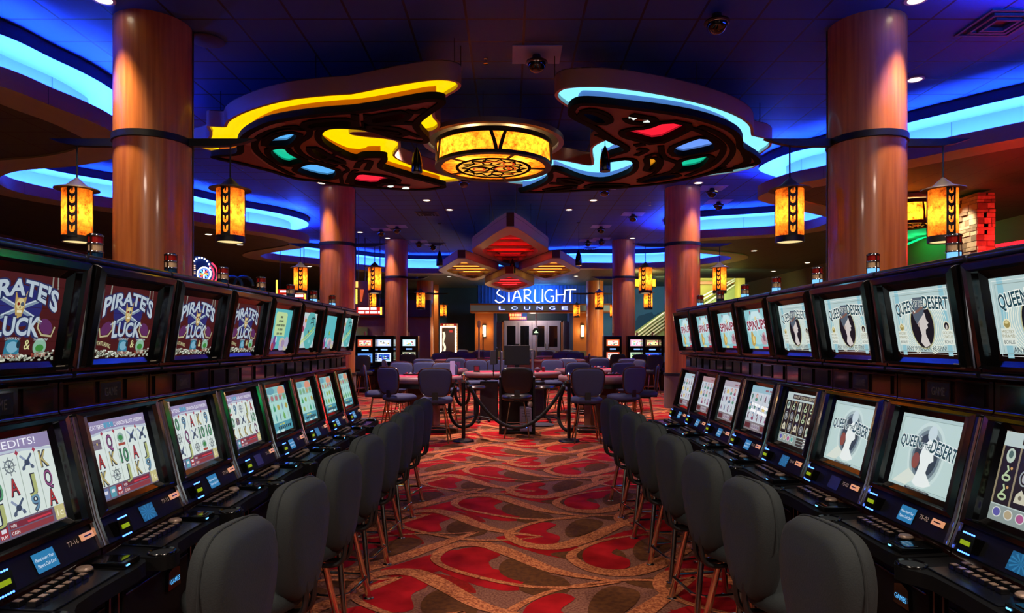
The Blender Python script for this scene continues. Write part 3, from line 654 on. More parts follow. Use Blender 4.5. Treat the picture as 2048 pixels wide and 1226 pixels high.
# ================================================================== LOZENGE LAMPS
def lozenge(cx, y0, y1, w, zb, hh, colr, label, gap=.13):
    t = thing('lozenge_lamp', label, 'hanging lamp', (cx, (y0+y1)/2, 0))
    L = (y1-y0)/2
    def side(ww, ll, g):
        q = [(g, -ll), (ww*.32, -ll*.80), (ww*.66, -ll*.45), (ww*.95, -ll*.16), (ww, 0), (ww*.95, ll*.16), (ww*.66, ll*.45), (ww*.32, ll*.80), (g, ll)]
        return spline(q, 5)
    O = side(w/2, L, gap); I = side(w/2*.73, L*.73, .02)
    full = [(x, y) for x, y in O]+[(-x, y) for x, y in O[::-1]]; fin = [(x, y) for x, y in I]+[(-x, y) for x, y in I[::-1]]
    for s in (1, -1):
        h = MB(); a = [(s*x, y) for x, y in O]; b = [(s*x*.985, y) for x, y in O]
        h.strip(path3(a, zb), path3(a, zb+hh), silver); h.strip(path3(b, zb), path3(b, zb+hh), silver); h.strip(path3(a, zb+hh), path3(b, zb+hh), silver); h.build('hoop', t)
    b = MB(); b.prism([full, fin], zb, zb+.02, silver); b.strip(path3(fin, zb), path3(fin, zb+.2), silver, closed=True); b.build('border', t)
    b = MB(); b.box((0, -L+.02, zb+hh/2), (gap*2, .03, hh), mat('dark_copper', '3a1810', .5, .3)); b.box((0, L-.02, zb+hh/2), (gap*2, .03, hh), mat('dark_copper', '3a1810', .5, .3)); b.prism(full, zb+.24, zb+.25, black); b.build('end_cap', t)
    sl = MB(); nn = 6; redm = mat('slat_%s' % colr, 'c83828' if colr == 'red' else 'a86a20', .5)
    for k in range(nn):
        y = -L*.62+k*L*1.24/(nn-1); wd = w*.73*(1-abs(y)/(L*.8))**.8
        s = MB(); s.box((0, y, zb+.07+.02*(k % 2)), (wd, L*.085, .03), redm); s.build('slat', t)
    for k in range(nn-1):
        y = -L*.5+k*L*1.0/(nn-2); wd = w*.66*(1-abs(y)/(L*.8))**.8
        s = MB(); s.box((0, y, zb+.17), (wd, .07, .02), mat('lozenge_tube_'+colr, '000000', .4, emit=3.2, ecol=(1, .02, .03) if colr == 'red' else (1, .42, .05))); s.build('light_tube', t)
    b = MB(); b.prism(fin, zb+.22, zb+.23, redm); b.build('back_panel', t)
    light('AREA', 'lozenge_light', (0, 0, zb+.15), 14 if colr == 'red' else 7, (1, .05, .04) if colr == 'red' else (1, .45, .08), t, w*.5)
    r = MB()
    for sx, sy in ((1, 0), (-1, 0), (.5, -.6), (-.5, -.6), (.5, .6), (-.5, .6)): r.tube([(sx*w/2*.95, sy*L, zb+hh), (sx*w/2*.95, sy*L, ZC if y1 < 26 else ZS+.03)], .006, dkmetal, 5)
    r.build('hanger_rods', t)
    return t
def loz(cpx, yn, yf, wpx, ymid, zb, hh, colr, label):
    Y0 = FPX*(zb-EYE)/(HOR-yn); Y1 = FPX*(zb-EYE)/(HOR-yf); Ym = (Y0+Y1)/2
    return lozenge((cpx-VPX)*Ym/FPX, Y0, Y1, wpx*Ym/FPX, zb, hh, colr, label, .013*Y0*.45)
loz(1020.5, 454, 535, 151, 504, 4.2, .34, 'red', 'large silver lozenge lamp with glowing red slats, nearest of four')
loz(938, 517, 561, 119, 542, 3.95, .24, 'amber', 'silver lozenge lamp with amber slats on the left')
loz(1098, 517, 561, 121, 541, 3.95, .24, 'amber', 'silver lozenge lamp with amber slats on the right')
loz(1019, 548, 584, 98, 568, 3.70, .24, 'red', 'small silver lozenge lamp with red slats, lowest and farthest')
# ================================================================== BULLET PENDANTS
def pendant(px, py, Z, label, sc=1):
    x, y = onz(px, py, Z); t = thing('pendant_lamp', label, 'pendant lamp', (x, y, Z), group='black bullet pendant lamps')
    MB().lathe([(.072*sc, 0), (.076*sc, .02), (.074*sc, .14*sc), (.055*sc, .24*sc), (.02*sc, .33*sc), (.006, .36*sc)], 24, mat('gloss_black', '060608', .18, .3)).build('housing', t)
    MB().lathe([(0, .006), (.068*sc, .006)], 20, em('fff4e0', 8)).build('lens', t)
    MB().tube([(0,0,.35*sc), (0,0,ZC-Z)], .004, black, 5).build('cable', t)
    MB().lathe([(.06, ZC-Z-.02), (.05, ZC-Z-.04), (.0, ZC-Z-.05)], 16, black).build('ceiling_rose', t)
    light('SPOT', 'pendant_beam', (0, 0, -.02), 170*sc, (1, .72, .5), t, .05, 75, .8)
pendant(834, 345, 3.9, 'black bullet shaped pendant lamp left of the round drum lamp')
pendant(1210, 343, 3.9, 'black bullet shaped pendant lamp right of the round drum lamp')
pendant(879, 532, 3.8, 'small bullet pendant at the left tip of the left amber lozenge', 1.3)
pendant(1157, 531, 3.8, 'small bullet pendant at the right tip of the right amber lozenge', 1.3)
pendant(1025, 546, 3.75, 'small bullet pendant hanging beneath the red lozenge lamps', 1.3)
# ================================================================== SCREEN ARTWORK (flat lit pictures on the monitors)
def skullish(a, cx, cy, s):
    a.poly([(cx-s*.5,cy+s*1.0),(cx-s*.42,cy-.1*s),(cx-s*.22,cy-s*.75),(cx+s*.22,cy-s*.75),(cx+s*.42,cy-.1*s),(cx+s*.5,cy+s*1.0),(cx+s*.28,cy+s*.5),(cx-s*.28,cy+s*.5)], 'b89a5a', 4)
    a.ell(cx, cy+.12*s, .34*s, .36*s, 'd8c890', 5); a.ell(cx-.16*s, cy+.12*s, .11*s, .1*s, '7a1a14', 6); a.ell(cx+.17*s, cy+.12*s, .15*s, .13*s, '4a5668', 6)
    a.poly([(cx-.06*s,cy-.14*s),(cx+.06*s,cy-.14*s),(cx,cy+.02*s)], '40301c', 6); a.rect(cx-.2*s, cy-.42*s, cx+.2*s, cy-.26*s, 'e8e0c0', 6)
def pirate_top():
    a = Art(100, 70); rng = random.Random(1)
    for k in range(7): a.rect(0, 6+k*9.3, 100, 6.4+k*9.3, '34100e', 1)
    a.ell(50, 44, 26, 17, '262a6e', 1); a.rect(14, 58, 16, 70, '8a8a80', 1); a.line([(84,70),(85,58),(90,52)], 1.6, '8a8a80', 1); a.line([(90,70),(92,60)], 1.6, '8a8a80', 1)
    for s in (1, -1):
        X = lambda x: 50+s*(x-50)
        a.line([(X(22),52),(X(50),42),(X(78),31)], 3.6, '7f93a6', 2); a.line([(X(22),53),(X(50),43),(X(78),32)], 1, 'c8d4dc', 3)
        a.ell(X(84), 28, 9, 6, '5c2c5c', 2, rot=-.5*s); a.line([(X(75),35),(X(74),27),(X(80),21),(X(92),20),(X(95),28)], 1.8, 'b8b088', 3)
    skullish(a, 50, 44, 13)
    for c, o, l in (('27305c', .10, 5), ('b8c8d4', .035, 6)):
        a.text("PIRATE'S", 50, 53, 12, 88, c, l, off=o*.9, arc=1.15, wedge=.45); a.text('LUCK', 51, 21, 13.5, 50, c, l+.5, off=o*.9, arc=.1, wedge=.2)
    a.text('FEATURING', 15, 11, 4, 24, 'd8d8a0', 4, arc=.2, rot=-.15); a.text('&', 65, 9, 8, None, 'e0e0a0', 4)
    a.poly([(40,4),(41,16),(48,18),(56,16),(57,5)], '2e7a96', 3); a.ell(49, 11, 6.5, 4.5, '7ab0c8', 4); a.ell(55, 13, 2.2, 3, '1a3440', 5); a.text('CANNON BLAST', 48, 17, 2, 17, 'd0e0e8', 4, arc=.2); a.text('FREESPIN', 48, 2.6, 2.6, 18, 'b05040', 5)
    a.ell(80, 11, 8, 7, '8ab8a0', 3); a.ell(80, 10, 5, 3, '3c8a3c', 4); a.text('TREASURE MAP', 80, 16.5, 2, 17, 'd0e0e8', 4, arc=.2); a.text('BONUS', 80, 2.6, 3.2, 17, 'b05040', 5)
    for k in range(150):
        x = rng.uniform(0, 100); y = rng.uniform(0, 5+3*abs(x-50)/50); a.ell(x, y, 1.6, .9, rng.choice(['a8b0a0', 'd0d4c0', '8a9080', 'e0e4d8', '707868']), 2+k*.02, 7)
    return a, '48181a'
def queen_top():
    a = Art(100, 76)
    for x in (9, 84): a.rect(x, 0, x+7, 76, '8ec0cc', 1)
    a.line([(6,6),(94,6),(94,70),(6,70)], .7, '8a9c98', 2, True); a.line([(3,3),(97,3),(97,73),(3,73)], .5, 'eef4ee', 2, True)
    for k in range(7):
        for s in (1, -1): a.line([(50+s*(23+k*2.6)*cos(t), 36+(25+k*1.6)*sin(t)) for t in [(-1.3+i*.22) for i in range(10)]], .7, 'f0f0dc', 2)
    a.ell(50, 35, 20, 27, 'b8b890', 3, 36); a.ell(50, 35, 18.5, 25.5, '15161f', 4, 36)
    a.poly([(44,16),(47,24),(45,33),(41,38),(42,48),(50,52),(57,48),(58,41),(61,37),(58.5,35.5),(59,32),(55,30),(54,25),(57,18),(59,13),(50,10)], 'd0c8c4', 5)
    a.poly([(41,38),(38,44),(36,56),(41,66),(56,66),(57,52),(55,47),(46,40),(45,35)], '54606e', 6); a.line([(38,49),(47,51),(57,56)], 3, '7a5a50', 7)
    a.ell(45, 36, 1.6, 3, 'a89890', 7)
    for c, o, l in (('f0f4ec', .07, 8), ('1e4450', .02, 9)):
        a.text('QUEEN', 26, 49, 13, 33, c, l, off=o, rot=.12); a.text('OF THE', 49, 56, 6.5, 16, c, l, off=o); a.text('DESERT', 76, 52, 13, 39, c, l, off=o, rot=-.08)
    for x, nmz in ((14, ('MYSTERY', 'PYRAMID')), (88, ('GOLDEN', 'STATUE'))):
        a.rect(x-8, 13, x+8, 29, 'dce4da', 3); a.ell(x, 33, 4.5, 5, 'e4e0c0', 4)
        if x < 50: a.ell(x, 33, 3.4, 3.6, '9a8a50', 5); a.ell(x, 34.5, 2.4, 1.2, 'd8cc90', 6)
        else: a.ell(x, 33, 3.5, 4, '1a1c26', 5); a.ell(x, 32, 1.4, 2.6, 'c8c0b8', 6)
        for i, w in enumerate(nmz): a.text(w, x, 24.5-i*4.2, 3, 14, '8a845c', 5)
        a.text('BONUS', x, 14.6, 3.4, 12, '2a3a40', 5)
    a.text('ANY WIN CAN RE-SPIN!', 50, 6.5, 5, 66, '1c2c34', 4)
    return a, 'b4cccc'
def spin_top():
    a = Art(100, 84); a.rect(0, 0, 100, 84, '8cc4cc', .5); a.ell(50, 46, 44, 34, 'a8d6da', 1, 30); a.poly([(24,62),(36,80),(64,80),(78,62),(62,66),(40,66)], 'c8e4e8', 2)
    a.ell(28, 78, 3, 4, 'a05868', 3); a.ell(72, 80, 3, 4, 'a05868', 3); a.ell(50, 62, 5, 8, 'd8d0a0', 3); a.rect(47, 30, 52, 60, 'c0dce0', 3)
    for c, o, l in (('e8e8f0', .09, 4), ('8a2840', .03, 5)):
        a.text('SPIN', 28, 42, 18, 44, c, l, off=o); a.text('UPS', 74, 44, 18, 42, c, l, off=o)
    a.poly([(18,10),(26,8),(34,14),(38,28),(30,30),(26,40),(20,38),(16,24)], 'c0a050', 3); a.ell(28, 22, 5, 8, 'e0cc80', 4)
    a.poly([(66,12),(84,12),(88,24),(80,38),(70,34),(62,20)], 'c0a0a8', 3); a.ell(76, 25, 5, 7, '9a5c6c', 4); a.line([(62,32),(92,14)], 1.6, '707880', 5)
    a.rect(26, 3, 44, 8, 'd8d890', 3); a.rect(64, 3, 88, 8, 'a82c3c', 3)
    return a, '8cc4cc'
def sea_top(v):
    a = Art(100, 84); rng = random.Random(v)
    if v == 1:
        a.rect(0, 0, 100, 84, '58b4bc', .5); a.poly([(22,30),(20,74),(24,78),(70,78),(76,74),(74,28),(60,30)], 'b8d69a', 2)
        for i, (w, t) in enumerate(((12, [4]), (22, [3, 4]), (40, [2, 5, 4, 3]), (24, [2, 6]), (27, [4, 5]))): a.bars(t, 48, 66-i*8.5, 4.2, w, '3a4c44', 3)
    elif v in (2, 4):
        a.rect(0, 0, 100, 84, 'bcd0d0', .5); a.ell(66, 44, 36, 44, '58aeae', 1, 30); a.ell(24, 60, 12, 16, 'c8b4c0', 2); a.ell(18, 46, 9, 7, '8a2c50', 3); a.ell(30, 66, 6, 5, 'c89048', 3)
        a.line([(8,12),(50,32),(92,52)], 3.2, 'c0cc50', 4); a.line([(4,6),(48,24),(92,44)], 2, 'd8dc80', 4)
        for p in ([(62,70),(76,74),(90,72)], [(70,78),(68,66),(62,58)], [(80,78),(78,64),(86,56)], [(64,62),(84,64)], [(72,56),(78,46)]): a.line(p, 2.4, '182428', 5)
        a.poly([(52,40),(60,36),(58,46)], '24303c', 5); a.ell(70, 18, 7, 4, '7cc4c4', 5)
    else:
        a.rect(0, 0, 100, 84, '5cb8c0', .5); a.ell(56, 40, 5, 6, '4ca050', 3); a.ell(58, 40, 2.4, 3, 'c8c040', 4); a.ell(16, 70, 5, 8, 'b0a850', 3)
    if v in (1, 3):
        for k in range(9): a.ell(rng.uniform(5, 95), rng.uniform(3, 18), rng.uniform(8, 16), rng.uniform(6, 12), rng.choice(['a8a4c0', 'b8b8c8', '8c90b0', 'c0b8a0']), 1.2+k*.05)
        a.ell(30, 16, 7, 14, '6c3c80', 3); a.ell(22, 8, 6, 8, 'a03c50', 3.2); a.ell(36, 22, 3, 6, 'd8d8e8', 4); a.ell(72, 14, 9, 8, '9c88a8', 3)
    return a, '5cb8c0'
def glyph(a, g, x, y, s, l=4):
    cols = {'A': 'a83434', 'K': 'b8a868', 'Q': '8a4a78', 'J': 'a8b070', '10': '5a9a70', '9': '6890a8'}
    if g in cols:
        a.text(g, x, y-.5*s, s, s*(1.15 if g == '10' else .75), '303440', l, off=.05); a.text(g, x, y-.5*s, s, s*(1.15 if g == '10' else .75), cols[g], l+.6)
    elif g == 'W':
        a.ring(x, y, .42*s, .42*s, .1*s, '6a7478', l, 14); a.ell(x, y, .1*s, .1*s, '505860', l, 8)
        for k in range(8): t = k*pi/4; a.line([(x+.1*s*cos(t), y+.1*s*sin(t)), (x+.58*s*cos(t), y+.58*s*sin(t))], .07*s, '7a8488', l+.3)
    elif g == 'S':
        a.line([(x-.5*s,y-.4*s),(x+.5*s,y+.5*s)], .16*s, '4a5870', l); a.line([(x+.5*s,y-.4*s),(x-.5*s,y+.5*s)], .16*s, '8a98b0', l+.3); a.ell(x, y, .24*s, .2*s, '384458', l+.5, 10); a.ell(x-.36*s, y-.3*s, .14*s, .14*s, '505c70', l+.5, 8); a.ell(x+.36*s, y-.3*s, .14*s, .14*s, '505c70', l+.5, 8)
    elif g == 'M': a.ell(x, y+.1*s, .45*s, .4*s, '90a8a0', l, 12); a.ell(x, y+.1*s, .3*s, .22*s, '3c8848', l+.4, 10); a.rect(x-.45*s, y-.5*s, x+.45*s, y-.3*s, 'a04838', l+.5)
    elif g == 'C': a.rect(x-.45*s, y-.4*s, x+.45*s, y+.35*s, '706470', l); a.rect(x-.45*s, y, x+.45*s, y+.06*s, '403848', l+.4); a.ell(x, y+.02*s, .1*s, .1*s, 'c8b060', l+.6, 8)
def reels_pirate(v):
    a = Art(100, 76); rng = random.Random(v)
    a.rect(0, 64, 100, 76, '8f84a8', .6); a.line([(0,62),(30,65.5),(60,65.5),(100,62)], 2, 'b8c4d0', 2)
    a.text([' 0 CREDITS!', 'SCATTERED     FOR CANNON BLAST FREESPIN', 'SCATTERED     FOR CANNON BLAST FREESPIN', 'FOR CANNON BLAST FREESPIN'][v], 50, 68, 4 if v else 6, 92 if v else 66, 'f0f0f8', 3)
    if v:
        for k in range(3): a.rect(27+k*5.5, 68, 31.5+k*5.5, 73, '5a9ab8', 3.5)
    for k in range(1, 5): a.rect(k*19.4+1, 14, k*19.4+1.7, 63, '9aa8a0', 2); a.poly([(k*19.4-.6,63),(k*19.4+1.4,61),(k*19.4+3.4,63),(k*19.4+1.4,65.5)], 'a03848', 3)
    G = [['10','J','Q','9','10','J','W','A','S','S','J','9','K','Q','A'], ['C','A','K','Q','K','W','M','10','J','S','A','K','S','J','9'],
         ['10','W','S','9','Q','J','A','S','W','K','10','M','9','10','W'], ['M','10','K','9','C','K','W','S','K','J','K','K','A','10','Q']][v]
    for c in range(5):
        for r in range(3): glyph(a, G[c*3+r], c*19.4+10.5, 54-r*16.5, 13)
    a.rect(0, 0, 100, 13, '6a5c70', 1); a.rect(36, 7, 84, 11.5, '7a2c38', 2); a.rect(36, 1.5, 84, 6, '8a3a40', 2); a.text('WIN', 40, 7.8, 2.6, 6, 'f0f0f0', 3); a.text('CASH', 41, 2.3, 2.6, 8, 'f0f0f0', 3)
    for k, c in enumerate(('6878a0', '5898a8', '9a3038')): a.rect(3+k*11, 1.5, 12+k*11, 11.5, c, 2); a.rect(5+k*11, 6, 10+k*11, 9, 'd8d8e0', 3)
    a.text('PLAY', 29.5, 2, 2.4, 7, 'ffffff', 3.5); a.rect(87, 1, 99, 13, 'c0b880', 2); a.text('1c', 93, 4, 6, 7, 'f0ecd0', 3); a.rect(55, 8, 82, 9.5, 'c83848', 3)
    return a, 'd6e2dc'
def reels_sea(v):
    a = Art(100, 80); rng = random.Random(v); a.rect(0, 18, 100, 68, 'a4d4cc', .6); a.rect(0, 68, 100, 80, '80b8b8', .6); a.rect(0, 0, 100, 17, '4c94a4', .7)
    a.ell(80, 70, 18, 10, 'd89070', 1); a.ell(30, 73, 18, 6, '5c9aa8', 1.3)
    for c in range(5):
        for r in range(3):
            x, y = 11+c*19.5, 60-r*17; q = rng.random()
            if r == 0: a.rect(x-8, y-6, x+8, y+6, '84b0a8', 2); a.ell(x, y, 6, 4.4, rng.choice(['a86c70', '70a878', 'b09868']), 3)
            elif q < .4: a.poly([(x-4,y-6),(x+4,y-6),(x+5,y),(x,y+8),(x-5,y)], rng.choice(['3c9a68', '5caa80', '6aa84c']), 3)
            elif q < .7: a.ell(x, y, 6, 5, rng.choice(['a8b040', 'b0a048', '88a850']), 3)
            else: a.ell(x, y, 3.4, 7, rng.choice(['7898a0', '58a0a0', 'a0c4b8']), 3)
    for k in range(7): a.rect(30+k*9, 5, 36+k*9, 10, '1c2c34', 3)
    for k in range(4): a.ell(rng.uniform(5, 95), rng.uniform(1, 4), 8, 2, 'b8d8d8', 2)
    a.bars([4, 4], 50, 12, 2.4, 26, 'c8c850', 3)
    return a, 'a4d4cc'
def reels_spin(v):
    a = Art(100, 80); rng = random.Random(v); a.rect(0, 68, 100, 80, ['a8c0c8', 'a8888c', 'a8a0a8', '90b8c4'][v], .6); a.rect(0, 16, 100, 68, 'c4ccd4', .6); a.rect(0, 0, 100, 15, '7c7478', .8); a.bars([4, 3], 76, 72, 3, 28, '8a3844', 2)
    for c in range(1, 5): a.rect(c*20, 16, c*20+.8, 68, '8f98a0', 2)
    for c in range(5):
        for r in range(3):
            g = rng.choice(['Q', 'K', 'A', '9', '*', 'o', 'm', 'm']); x, y = 10+c*20, 59-r*17
            if g in '*': a.ell(x, y, 7, 3.4, 'c0a050', 3); a.poly([(x-6,y-5),(x+6,y-5),(x+2,y+6)], 'd8c070', 4)
            elif g in 'om': a.ell(x, y+2, 4.6, 5.4, rng.choice(['a86c84', '806aa0', 'b07468', '58809c']), 3); a.ell(x, y-4, 6, 3, rng.choice(['4c6c80', '8c4c68', '508c78']), 3.5); a.ell(x, y+2, 2.4, 3, 'd8c0b8', 4)
            else: a.text(g, x, y-5, 10, 8, '2e3440', 3, off=.05); a.text(g, x, y-5, 10, 8, rng.choice(['7a3c54', '4c8a6c', '8a4c80', '506890']), 4)
    for k in range(4): a.rect(34+k*9, 3, 41+k*9, 12, 'b0a8b0', 2); a.ell(37.5+k*9, 7.5, 2, 2.6, '705878', 3)
    a.rect(3, 3, 28, 12, '5c2c30', 2); a.rect(74, 3, 97, 12, '6a3430', 2)
    if v == 3: a.bars([6, 5], 54, 42, 5, 76, 'ffffff', 6, rot=-.06); a.bars([4, 8], 54, 31, 5, 78, 'ffffff', 6, rot=-.06)
    return a, 'c4ccd4'
def reels_queen(v):
    a = Art(100, 80); rng = random.Random(v+5); a.rect(0, 15, 100, 67, '241c1c', .6); a.rect(0, 67, 100, 80, 'b8c8c4', .6); a.rect(20, 70, 97, 77, '2c2420', 1); a.text('WIN UP TO 250,000 CREDITS', 58, 71.4, 4, 72, 'd8d0b0', 2)
    for c in range(6): a.rect(c*19.6, 15, c*19.6+2, 67, '8f8468', 2)
    for c in range(5):
        for r in range(3):
            x, y = c*19.6+10.8, 59-r*17; g = rng.randrange(5)
            if g == 0: a.ring(x, y, 5.4, 7, 1.4, '98a0a0', 3, 16); a.ell(x, y, 2.4, 4, 'a8a8a8', 3)
            elif g == 1: a.poly([(x-4,y-7),(x+4,y-7),(x+4.6,y+2),(x+3,y+7),(x-3,y+7),(x-4.6,y+2)], 'c4ccb8', 3); a.rect(x-2, y-3, x+2, y+3, '708878', 4)
            elif g == 2: a.ring(x, y-3, 5, 3.4, 2, 'b0c498', 3, 12); a.line([(x-2,y),(x+1,y+4),(x-1,y+8)], 2, 'b0c498', 3); a.ell(x+4, y+6, 1.4, 1.4, 'c89860', 4, 8)
            elif g == 3: a.poly([(x-6,y-5),(x+6,y-5),(x+4,y+3),(x,y+7),(x-5,y+2)], 'c8c4ac', 3); a.ell(x, y, 2, 2, '706850', 4, 8)
            else: a.ell(x, y, 5, 6.6, 'b8c8b8', 3, 14); a.ell(x, y+1, 2.6, 3.6, '506860', 4, 10)
    a.rect(0, 0, 100, 14, '8c9894', .8)
    for k, c in enumerate(('5c58a0', 'b0a080', 'a85888', '58a098')): a.ell(9+k*13, 8, 5, 4.6, 'd0d4d0', 2); a.ell(9+k*13, 8, 4, 3.6, c, 3); 
    for k in range(3): a.rect(62, 1+k*4.4, 98, 4.4+k*4.4, '3a3430', 2); a.bars([5 if k == 0 else 3], 90, 1.7+k*4.4, 2, 10, 'e8e8e0', 3)
    return a, 'b8c8c4'
def splash_queen():
    a = Art(100, 82); a.rect(4, 2, 96, 78, 'bcd4d0', .6); a.line([(4,3),(96,3),(96,78),(4,78)], .8, '8fa8a4', 1.5, True)
    for r, c in ((34, 'c8dcd8'), (30, 'a4b8b8'), (26, '6c7c84'), (22, '38424c')): a.ell(52, 40, r*.85, r*1.08, c, 1+(34-r)*.1, 34)
    a.ell(38, 32, 6, 9, '8a4c40', 3.4); a.poly([(40,8),(44,20),(46,30),(43,38),(46,50),(54,58),(62,54),(67,46),(64,42),(66,36),(60,32),(58,22),(70,10),(60,6),(48,5)], 'e8efec', 4); a.ell(56, 64, 7, 9, 'c8d8dc', 3.8)
    a.poly([(6,3),(30,3),(46,14),(30,22)], 'd8e0d4', 3)
    for c, o, l in (('e4ecea', .07, 6), ('2c4c54', .02, 7)):
        a.text('QUEEN', 24, 46, 12, 34, c, l, off=o, rot=.04); a.text('OF THE', 49, 46, 6.5, 17, c, l, off=o); a.text('DESERT', 77, 42, 14, 40, c, l, off=o, rot=-.14)
    a.rect(30, 0, 70, 2, '222a30', 2); a.text('TOUCH SCREEN FOR HELP', 50, .4, 1.3, 34, 'c0c8c8', 3)
    return a, 'b0c8c6'
# ================================================================== SLOT MACHINES
gl = mat('black_gloss', '050506', .15, coat=.15); glr = mat('mahogany_gloss', '180807', .14, coat=.4); sat = mat('black_satin_plastic', '0a0b0c', .6, spec=.12)
bluetrim = mat('polished_dark_trim', '565a70', .16, .9); edgem = mat('polished_steel_edge', 'e8dcdc', .14, 1); dglass = mat('dark_glass', '060508', .06, coat=1)
copper = em('d89468', 1.0); keym = mat('key_grey', '8a7668', .35, .2); cyanl = em('58b8ff', 1.3); ledb = em('4070ff', 6); ledy = em('98b008', .8)
X0 = -1.62
def plane(bx, bz, tx, tz, w, H, y0, out_=0.0):
    """returns map (u 0..w, v 0..h) for art of size aw x ah"""
    d = Vector((tx-bx, 0, tz-bz)); L = d.length; d.normalize(); n = Vector((d.z, 0, -d.x))
    def mk(aw, ah):
        return lambda u, v, dz: tuple(Vector((bx-X0, y0-w/2+w*u/aw, bz))+d*(L*v/ah)+n*(out_+dz))
    return mk
def frame_loft(m, bx, bz, tx, tz, w, y0, bord, depth, mtl, bt=None, bb=None, lip=.02):
    """moulded bezel: raised outer ring sloping in to the display plane"""
    bt = bt or bord; bb = bb or bord
    d = Vector((tx-bx, 0, tz-bz)); L = d.length; d.normalize(); n = Vector((d.z, 0, -d.x)); o = Vector((bx-X0, y0, bz))
    def ring(e, et, eb, z): return [tuple(o+Vector((0, s*(w/2+e), 0))+d*q+n*z) for s, q in ((-1, -eb), (1, -eb), (1, L+et), (-1, L+et))]
    R_ = [ring(0, 0, 0, -.012), ring(lip, lip, lip, .0), ring(lip+.004, lip+.004, lip+.004, depth*.8), ring(bord*.6, bt*.6, bb*.6, depth), ring(bord*.92, bt*.92, bb*.92, depth*.85), ring(bord, bt, bb, depth*.4), ring(bord, bt, bb, -.02)]
    for a, b in zip(R_[:-1], R_[1:]):
        m.add(a+b, [(i, (i+1) % 4, 4+(i+1) % 4, 4+i) for i in range(4)], mtl)
    return m
UP = (-1.648, 1.485, -1.602, 1.765, .40); LO = (-1.600, .935, -1.672, 1.238, .405)
def base_machine(simple=False):
    t = thing('slot_machine', '', 'slot machine', (0, 0, 0))
    hw = .300
    prof = [(-1.90,0),(-1.50,0),(-1.50,.10),(-1.52,.12),(-1.52,.66),(-1.55,.70),(-1.552,.79),(-1.60,.88),(-1.612,.90),(-1.690,1.27),(-1.71,1.29),(-1.71,1.40),(-1.665,1.43),(-1.615,1.80),(-1.618,1.850),(-1.635,1.868),(-1.66,1.874),(-1.90,1.874)]
    b = MB(); P = [(x-X0, z) for x, z in prof]
    b.prism(P, -hw, hw, glr, mapf=lambda x, y, z: (x, z, y)); b.build('cabinet', t, bevel=.006)
    m = MB(); frame_loft(m, UP[0], UP[1], UP[2], UP[3], UP[4], 0, .085, .028, gl, .07, .032, .03); m.build('upper_bezel', t, bevel=.004)
    m = MB(); frame_loft(m, LO[0], LO[1], LO[2], LO[3], LO[4], 0, .088, .026, gl, .042, .05, .022); m.build('lower_bezel', t, bevel=.004)
    for z, x, r in ((1.852, -1.622, .016), (1.425, -1.668, .013)):
        m = MB(); m.tube([(x-X0+.004, -hw+.006, z), (x-X0+.004, hw-.006, z)], r, bluetrim, 10); m.build('trim_rail', t)
    for s in (-1, 1):
        m = MB(); m.tube([(-1.545-X0, s*.288, .80), (-1.582-X0, s*.288, .90), (-1.668-X0, s*.288, 1.27)], .011, edgem, 8); m.build('edge_strip', t)
        m = MB(); m.tube([(-1.652-X0, s*.29, 1.45), (-1.606-X0, s*.29, 1.83)], .006, edgem, 6); m.build('edge_strip', t)
    m = MB()
    for y in (-.19, 0, .19): m.box((-1.707-X0, y, 1.345), (.012, .15, .085), dglass)
    a = Art(10, 5); a.text('GAME', 5, 1.2, 2.4, 6, '241c1a', 1); f = plane(-1.7005, 1.31, -1.7005, 1.38, .14, 0, 0); 
    a.e = a.e; a.put(m, f(10, 5), 1, '020202')
    m.build('logo_panel', t)
    # player panel
    m = MB(); m.box((0,0,0), (.010, .56, .105), sat, Matrix.Translation((-1.570-X0, 0, .842)) @ Matrix.Rotation(-.47, 4, 'Y')); m.build('player_panel', t, bevel=.003)
    m = MB(); M_ = Matrix.Translation((-1.553-X0, -.195, .838)) @ Matrix.Rotation(-.3, 4, 'Y'); m.box((0,0,0), (.05, .075, .055), gl, M_)
    for k in range(6):
        for z in (-.034, .034): m.sphere((.022, -.026+k*.0105, z), .0035, ledb, 6, M_)
    m.box((.026, 0, 0), (.004, .045, .016), ledy, M_); m.build('bill_acceptor', t)
    m = MB(); m.box((0,0,0), (.006, .066, .024), copper, Matrix.Translation((-1.556-X0, .225, .862)) @ Matrix.Rotation(-.47, 4, 'Y')); m.box((0,0,0), (.010, .038, .005), gl, Matrix.Translation((-1.556-X0, .225, .862)) @ Matrix.Rotation(-.47, 4, 'Y')); m.build('card_reader', t)
    # deck with cup holder bulge on the player's left
    D = [(-1.56, .296), (-1.56, -.296), (-1.46, -.298), (-1.385, -.296), (-1.335, -.285), (-1.312, -.25), (-1.318, -.20), (-1.345, -.165), (-1.366, -.12), (-1.372, 0), (-1.366, .20), (-1.372, .27), (-1.39, .296)]
    m = MB(); m.prism([(x-X0, y) for x, y in D], .715, .765, sat); m.v = [(x, y, z-(x-(-1.56-X0))*.05) for x, y, z in m.v]; m.build('button_deck', t, bevel=.010, seg=3)
    m = MB(); m.lathe([(.040, -.03), (.040, .002), (.048, .006), (.052, 0), (.052, -.004)], 24, gl); m.lathe([(0, .0012), (.04, .0012)], 20, black); m.build('cup_holder', t, loc=(-1.368-X0, -.236, .757))
    m = MB(); m.box((0,0,0), (.17, .335, .006), mat('blue_black_tray', '0a0d16', .25), Matrix.Translation((-1.478-X0, -.02, .7645)) @ Matrix.Rotation(.05, 4, 'Y')); m.build('button_tray', t, bevel=.002)
    k1 = MB(); k1.box((0, 0, .007), (.026, .027, .014), mat('key_black', '0c0c0e', .3)); k1.box((0, 0, .0148), (.019, .02, .002), keym)
    kp = None
